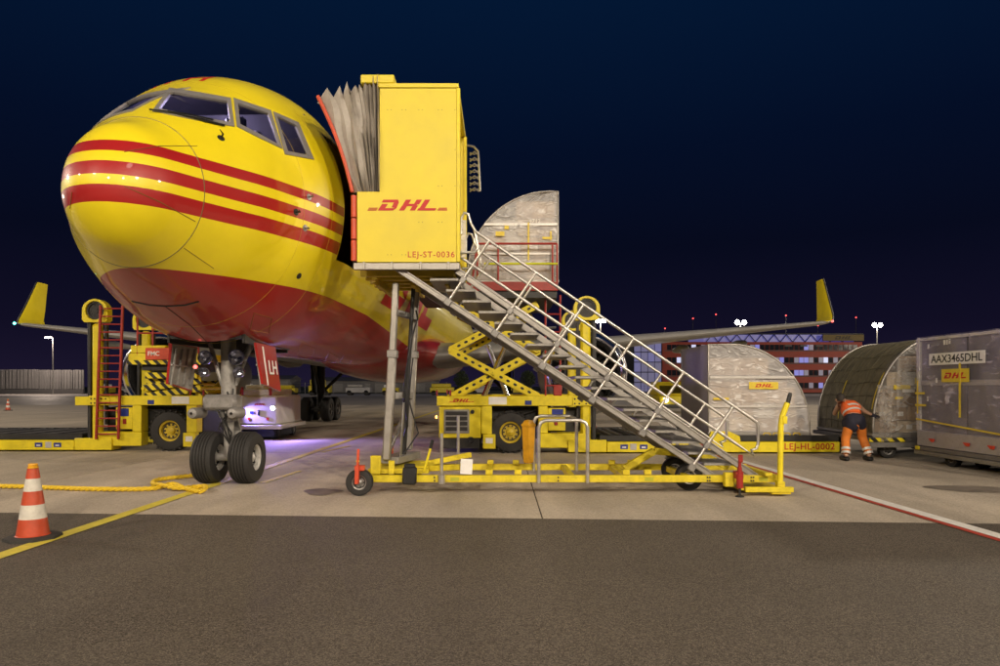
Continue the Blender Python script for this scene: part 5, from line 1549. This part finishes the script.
for k, rr in ((.50, .178), (.80, .176)):
    c = hip.lerp(chest, k); b = MB(); u1 = ax_.cross(Vector((1, 0, 0))).normalized(); pts = []
    b.lathe(c - ax_ * .022, ax_, [(0, rr), (.044, rr)], 24); b.build('reflective_band', mRefl, PE)
for i in (0, 1):
    for k in (.62, .84):
        c = kn[i].lerp(ft[i] + Vector((0, 0, .03)), k); d_ = (ft[i] - kn[i]).normalized(); b = MB(); b.lathe(c - d_ * .022, d_, [(0, .088), (.05, .087)], 20); b.build('reflective_band', mRefl, PE)
# head
b = MB(); rows_ = []
for i in range(13):
    a = math.pi * i / 12; rows_.append([head + Vector((.078 * math.sin(a) * math.cos(g), .095 * math.sin(a) * math.sin(g), .112 * math.cos(a) + .015)) for g in [2 * math.pi * k / 16 for k in range(16)]])
b.grid(rows_, True); hd = b.build('head', mSkin, PE, ang=80)
b = MB(); rows_ = []
for i in range(9):
    a = math.pi * .62 * i / 8; rows_.append([head + Vector((0, -.018, .01)) + Vector((.088 * math.sin(a) * math.cos(g), .10 * math.sin(a) * math.sin(g), .122 * math.cos(a) + .015)) for g in [2 * math.pi * k / 16 for k in range(16)]])
b.grid(rows_, True); b.build('hair', mHair, hd, ang=80)
for s_ in (-1, 1):
    b = MB(); b.lathe(head + Vector((.078 * s_, -.005, .0)), (s_, -.3, 0), [(0, .02), (.012, .026), (.018, .02), (.016, 0)], 10); b.build('ear', mSkin, hd)
b = MB(); b.lathe(head + Vector((0, .085, -.01)), (0, 1, -.3), [(0, .02), (.025, .012), (.03, 0)], 8); b.build('nose', mSkin, hd)
# hands with five fingers (gloved)
for i in (0, 1):
    w_ = wr[i]; dirv = (w_ - el[i]).normalized(); side = dirv.cross(Vector((0, 0, 1))).normalized(); upv = side.cross(dirv)
    b = MB(); b.bar(w_ - dirv * .01, w_ + dirv * .085, .03, .08, upv, .012)
    for k in range(4):
        o_ = upv * (.032 - .021 * k); l_ = (.07, .08, .075, .058)[k]; s0 = w_ + dirv * .08 + o_
        b.tube([s0, s0 + dirv * l_ * .5, s0 + dirv * l_ * .85 + side * .02 * (1 if i else -1)], [.010, .009, .008], 6)
    s0 = w_ + dirv * .03 + upv * .038; b.tube([s0, s0 + upv * .03 + dirv * .02, s0 + upv * .04 + dirv * .055], [.011, .010, .009], 6)
    b.build('glove', mNavy, PE)

# ================================================================== far background
mBrick = mat('dark_red_cladding', (.34, .050, .028), .6, 0, .12, .4)
mPane = mat('dark_pane', (.02, .022, .03), .15, 0, .1, 1)
mLitW = emis('lit_window_white', (.62, .68, 1.0), .8)
mLitB = emis('lit_window_blue', (.10, .14, .85), .55)
mLitD = emis('dim_window_blue', (.07, .08, .30), .30)
def building(name, label, x0, x1, y0, dep, h, floors, bay, seed):
    T = thing(name, ((x0 + x1) / 2, y0 + dep / 2, 0), label, 'building')
    rnd = random.Random(seed)
    b = MB(); b.bb(x0, x1, y0, y0 + dep, 0, h, .05); b.build('wall', mBrick, T)
    fh = h / floors
    n = int((x1 - x0 - 2) / bay)
    for f in range(floors):
        z0 = f * fh + fh * .36; z1 = z0 + fh * .42
        for k in range(n):
            xa = x0 + 1 + k * bay; r_ = rnd.random()
            m = mPane
            if r_ < .05: m = mLitW
            elif r_ < .12: m = mLitB
            elif r_ < .30: m = mLitD
            b = MB(); b.bb(xa + .06, xa + bay - .06, y0 - .06, y0 - .005, z0, z1, .01); b.build('window', m, T)
        b = MB(); b.bb(x0 + .5, x1 - .5, y0 - .10, y0 - .003, z0 - .25, z0 - .06, .01); b.build('sill', mat('band_grey', (.10, .09, .09), .6), T)
    return T
BD = building('office_building', 'long dark red office building with lit windows and a blue glowing roof storey', 36.5, 81.5, 150, 16, 11.4, 4, 1.1, 4)
b = MB(); b.bb(46, 80, 150.8, 163, 11.42, 13.1, .03); b.build('roof_storey', emis('blue_glow', (.05, .07, .75), .26), BD)
for k in range(12):
    x = 46.5 + k * 2.8
    b = MB(); b.tube([(x, 150.6, 11.4), (x + 1.4, 150.6, 13.1)], .09, 5); b.tube([(x + 1.4, 150.6, 13.1), (x + 2.8, 150.6, 11.4)], .09, 5); b.build('roof_truss', mDark, BD)
b = MB(); b.bb(45, 82, 150.4, 164, 13.12, 13.35, .03); b.build('roof', mDark, BD)
sg = MB(); sg.bb(72.4, 81.6, 149.5, 149.8, 11.6, 13.0, .02); sgo = sg.build('roof_sign', mat('sign_dark_yellow', (.16, .11, .02), .6), BD)
logo((77.0, 149.49, 12.3), (1, 0, 0), (0, 0, 1), .75, mat('sign_black', (.03, .02, .01), .6), sgo, stripes=False, th=.02)
for xx in (64, 67.5, 71): MB().bb(xx, xx + 1.6, 149.9, 149.98, 10.35, 10.75, .01).build('vent', mat('band_grey', (.1, .1, .1)), BD)
# glass stair tower
GB = thing('glass_tower', (33.2, 155, 0), 'blue lit glass stair tower at the left end of the red office building', 'building')
for k in range(4):
    for f in range(5):
        MB().bb(30.2 + k * 1.55, 31.6 + k * 1.55, 150.0, 150.15, .2 + f * 2.25, 2.25 + f * 2.25, .01).build('glass_panel', emis('blue_glass_%d%d' % (k, f), (.05, .08, .60), .16 + .16 * random.random()), GB)
b = MB(); b.bb(30.0, 36.45, 150.3, 160, 0, 11.6, .03); b.build('core', mDark, GB)
# obstruction lights on slender roof masts
for px, py in ((693, 319), (665, 329), (716, 315), (786, 316), (818, 326), (856, 318)):
    p = at(px, py, 156)
    b = MB(); b.tube([(p.x, 156, 13.35 if 45 < p.x < 82 else 0), p], .05, 6); o = b.build('obstruction_mast', mBlack, None)
    MB().lathe(p, (0, 0, 1), [(0, .14), (.2, .16), (.32, 0)], 10).build('red_lamp', mRedLamp, o)
    tag(o, 'slender mast with red obstruction lamp above the office building, %s of six from the left' % ('first', 'second', 'third', 'fourth', 'fifth', 'last')[[665, 693, 716, 786, 818, 856].index(px)], 'mast', 'red obstruction light masts')
# floodlight masts
def mast(x, y, z, label, heads, m, watts, grp, aim=None):
    T = thing('floodlight_mast', (x, y, 0), label, 'floodlight', grp)
    b = MB(); b.tube([(x, y, 0), (x, y, z - .2)], [.28, .12], 12); b.build('pole', mSteel, T)
    b = MB(); hw = 1.0 if watts else .7 * heads; b.bar((x - hw, y + .3, z - .3), (x + hw, y + .3, z - .3), .12, .12); b.build('cross_arm', mSteel, T)
    for k in range(heads):
        hx = x + (k - (heads - 1) / 2) * 1.15
        dy = -1 if y > 0 else 1
        if watts:
            hx = x + (k - .5) * 1.7
            b = MB(); b.lathe((hx, y, z), (0, -1, 0), [(-.5, .1), (-.3, .35), (0, .62), (.25, .66)], 20); ho = b.build('lamp_housing', mDark, T)
            b = MB(); b.lathe((hx, y - .2, z), (0, -1, -.2), [(0, .60), (.25, .45), (.35, 0)], 20); b.build('lamp', m, ho)
            continue
        b = MB(); b.box((hx, y + .05 * dy, z), (.85, .35, .62), Matrix.Rotation(R(20) * dy, 3, 'X'), .04); ho = b.build('lamp_housing', mDark, T)
        b = MB(); b.box((hx, y + .26 * dy, z - .08), (.74, .05, .52), Matrix.Rotation(R(20) * dy, 3, 'X'), .01); b.build('lamp', m, ho)
    if watts:
        d = bpy.data.lights.new('mast_light', 'POINT'); d.energy = watts; d.color = (1, .85, .66); d.shadow_soft_size = .8
        o = bpy.data.objects.new('mast_light', d); COL.objects.link(o); o.parent = T; o.location = (0, -1.6, z - .3)
    return T
for px, py, D, lb in ((740.5, 322.5, 170, 'tall mast with two bright floodlights above the red building roof'), (877, 325, 190, 'tall mast with bright floodlights standing right of the red building'), (600.5, 320.5, 175, 'tall mast with bright floodlights seen above the stairs railing')):
    p = at(px, py, D); mast(p.x, D, p.z, lb, 2, mLamp, 4000, 'bright floodlight masts on the horizon')
WHERE = ['right hand', 'middle right', 'outermost right', 'left hand', 'middle left', 'outermost left']
for k, (fx, fy, fz, fw, aim) in enumerate(ASSUMED_FLOODS):
    mast(fx, fy, fz, 'assumed apron floodlight mast out of view behind the viewpoint, the %s one' % WHERE[k], 4 if fw > 30000 else 3, mLampNear, 0, 'assumed and added floodlight masts out of view')  # unseen masts, assumed from highlights on the nose, added as the main light
mast(112, 96, 20, 'added floodlight mast out of view to the right, lighting the red building', 2, mLampNear, 95000, 'assumed and added floodlight masts out of view')  # unseen mast, added to light the front of the red building
mast(-46, 22, 18, 'added fill light mast out of view to the left, beyond the lowered loader', 2, mLampNear, 16000, 'assumed and added floodlight masts out of view')  # added out of view to brighten the middle apron from the left
mast(44, 38, 18, 'added fill light mast out of view to the right, beyond the dollies', 2, mLampNear, 26000, 'assumed and added floodlight masts out of view')  # unseen fill, added to lift the middle apron from the right
mast(-75, 62, 20, 'added fill light mast out of view to the left, before the barrier wall', 2, mLampNear, 12000, 'assumed and added floodlight masts out of view')  # added beyond the frame as fill for the far left apron
p = at(53, 338, 120); SLT = thing('street_lamp', (p.x, 120, 0), 'single street lamp with small lit head above the left barrier wall', 'street lamp')
b = MB(); b.tube([(p.x, 120, 0), (p.x, 120, p.z), (p.x - .4, 120, p.z + .25), (p.x - .8, 120, p.z + .2)], .10, 8); b.build('pole', mSteel, SLT)
b = MB(); b.box((p.x - 1.0, 120, p.z + .2), (.8, .4, .2), None, .05); lh = b.build('lamp_head', mDark, SLT)
b = MB(); b.box((p.x - 1.0, 119.9, p.z + .05), (.6, .34, .12), None, .03); b.build('lamp', emis('street_lamp_glow', (1, .8, .66), 40), lh)
d = bpy.data.lights.new('street_light', 'POINT'); d.energy = 5000; d.color = (1, .8, .65); d.shadow_soft_size = .3
o = bpy.data.objects.new('street_light', d); COL.objects.link(o); o.parent = SLT; o.location = (-1.0, -.6, p.z - .2)
# barrier wall on the left
FW = thing('barrier_wall', (-95, 125, 0), 'long ribbed grey barrier wall at the left under the street lamp', 'wall')
pm = None
for k in range(34):
    x = -150 + k * 2.12
    if pm is None:
        b = MB(); b.bb(0, 2.0, 0, .25, .9, 4.55, .04)
        for q in range(3): b.bb(.25 + q * .62, .45 + q * .62, -.14, -.002, .95, 4.5, .03)
        pm = b.build('panel', mat('barrier_grey', (.17, .165, .165), .7, 0, .15, .5), FW, local=True); pm.location = (x + 95, 0, 0)
    else: inst(pm, FW, (x + 95, 0, random.uniform(-.05, .05)))
b = MB(); b.bb(-150, -78, 124.8, 125.4, 0, .88, .05); b.build('plinth', mat('barrier_dark', (.07, .068, .07), .8), FW)
# perimeter fence and service carts along the horizon
FE = thing('perimeter_fence', (-20, 132, 0), 'low dark perimeter fence along the horizon under the airplane', 'fence')
for k in range(40):
    MB().tube([(-75 + k * 2.8, 132, 0), (-75 + k * 2.8, 132, 2.2)], .06, 5).build('post', mSteel, FE)
b = MB()
for z in (.5, 1.0, 1.5, 2.0): b.tube([(-75, 132, z), (34.2, 132, z)], .03, 4)
b.build('wire', mSteel, FE)
rnd = random.Random(9)
spots = [-62, -57, -51, -44, -39.5, -33, -28, -22, -17, -9, -3, 3]
names = ['leftmost', 'second', 'third', 'fourth', 'fifth', 'sixth', 'seventh', 'eighth', 'ninth', 'tenth', 'eleventh', 'rightmost']
for k, x in enumerate(spots):
    w_ = rnd.uniform(2.2, 4.2); h_ = rnd.uniform(1.3, 2.6); yl = k % 3 != 1
    T = thing('service_cart', (x, 104, 0), '%s %s service cart, %s counted along the far apron row' % ('boxy' if h_ > 1.9 else 'low', 'yellow' if yl else 'grey', names[k]), 'cart', 'service carts parked on the far apron')
    b = MB(); b.bb(x - w_ / 2, x + w_ / 2, 103, 105, .45, .45 + h_ * .45, .08); b.build('body', mYelDirty if yl else mGreySign, T)
    b = MB(); b.bb(x - w_ / 2 + .2, x + w_ / 2 - rnd.uniform(.4, 1.4), 103.1, 104.9, .455 + h_ * .45, h_, .1); b.build('superstructure', mWhite if k % 4 == 0 else (mYelDirty if yl else mSteel), T)
    for s_ in (-.35, .35):
        for yy in (103.1, 104.9): MB().lathe((x + w_ * s_, yy, .42), (0, 1, 0), [(-.1, 0), (-.1, .4), (.1, .4), (.1, 0)], 14).build('wheel', mRubber, T)
# low sheds beyond the fence, left of the airplane belly
for k, (xa, xb, hh, lb) in enumerate(((-70, -46, 3.0, 'long low grey shed beyond the fence under the airplane nose'), (-40, -14, 2.6, 'long low grey shed beyond the fence under the airplane belly'))):
    T = thing('shed', ((xa + xb) / 2, 150, 0), lb, 'shed')
    b = MB(); b.bb(xa, xb, 146, 154, 0, hh, .05); b.build('wall', mat('shed_grey', (.22, .21, .21), .7, 0, .2, .3), T)
    b = MB(); b.prism([(xa - .3, 145.7, hh), (xa - .3, 154.3, hh), (xa - .3, 150, hh + .9)], (xb - xa + .6, 0, 0)); b.build('roof', mat('shed_roof', (.12, .11, .11), .7), T)
    n = int((xb - xa) / 3)
    for q in range(n): MB().bb(xa + .6 + q * 3, xa + 2.6 + q * 3, 145.9, 145.99, .2, hh - .5, .02).build('door', mat('shed_door', (.30, .29, .28), .6), T)
# small trees beyond the fence
mLeaf = mat('night_foliage', (.05, .07, .022), .8, 0, .4, 1.5)
mBark = mat('bark', (.06, .045, .035), .9)
for k, (px, lb) in enumerate(((461, 'small round tree beyond the fence just right of the airplane belly'), (528, 'small round tree beyond the fence behind the scissor lift'))):
    D = 126.0; x = (px - 500) * D / F
    T = thing('tree', (x, D, 0), lb, 'tree')
    b = MB(); b.tube([(x, D, 0), (x + .1, D, 1.2), (x - .05, D, 3.0)], [.16, .12, .05], 8)
    for q in range(5): a = q * 1.3; b.tube([(x, D, 1.2 + .2 * q), (x + .9 * math.cos(a), D + .9 * math.sin(a), 2.2 + .3 * q)], [.05, .02], 5)
    b.build('trunk', mBark, T)
    b = MB()
    for q in range(900):
        a = rnd.uniform(0, 6.283); v = rnd.uniform(-1, 1); r_ = rnd.random() ** .4
        c = Vector((x + 1.5 * r_ * math.cos(a) * math.sqrt(1 - v * v), D + 1.5 * r_ * math.sin(a) * math.sqrt(1 - v * v), 2.8 + 1.7 * r_ * v))
        e = Vector((rnd.uniform(-1, 1), rnd.uniform(-1, 1), rnd.uniform(-1, 1))).normalized() * .16; f_ = e.cross(Vector((rnd.uniform(-1, 1), rnd.uniform(-1, 1), rnd.uniform(-1, 1)))).normalized() * .12
        b.add([c - e, c + f_, c + e, c - f_], [(0, 1, 2, 3)])
    b.build('crown', mLeaf, T)
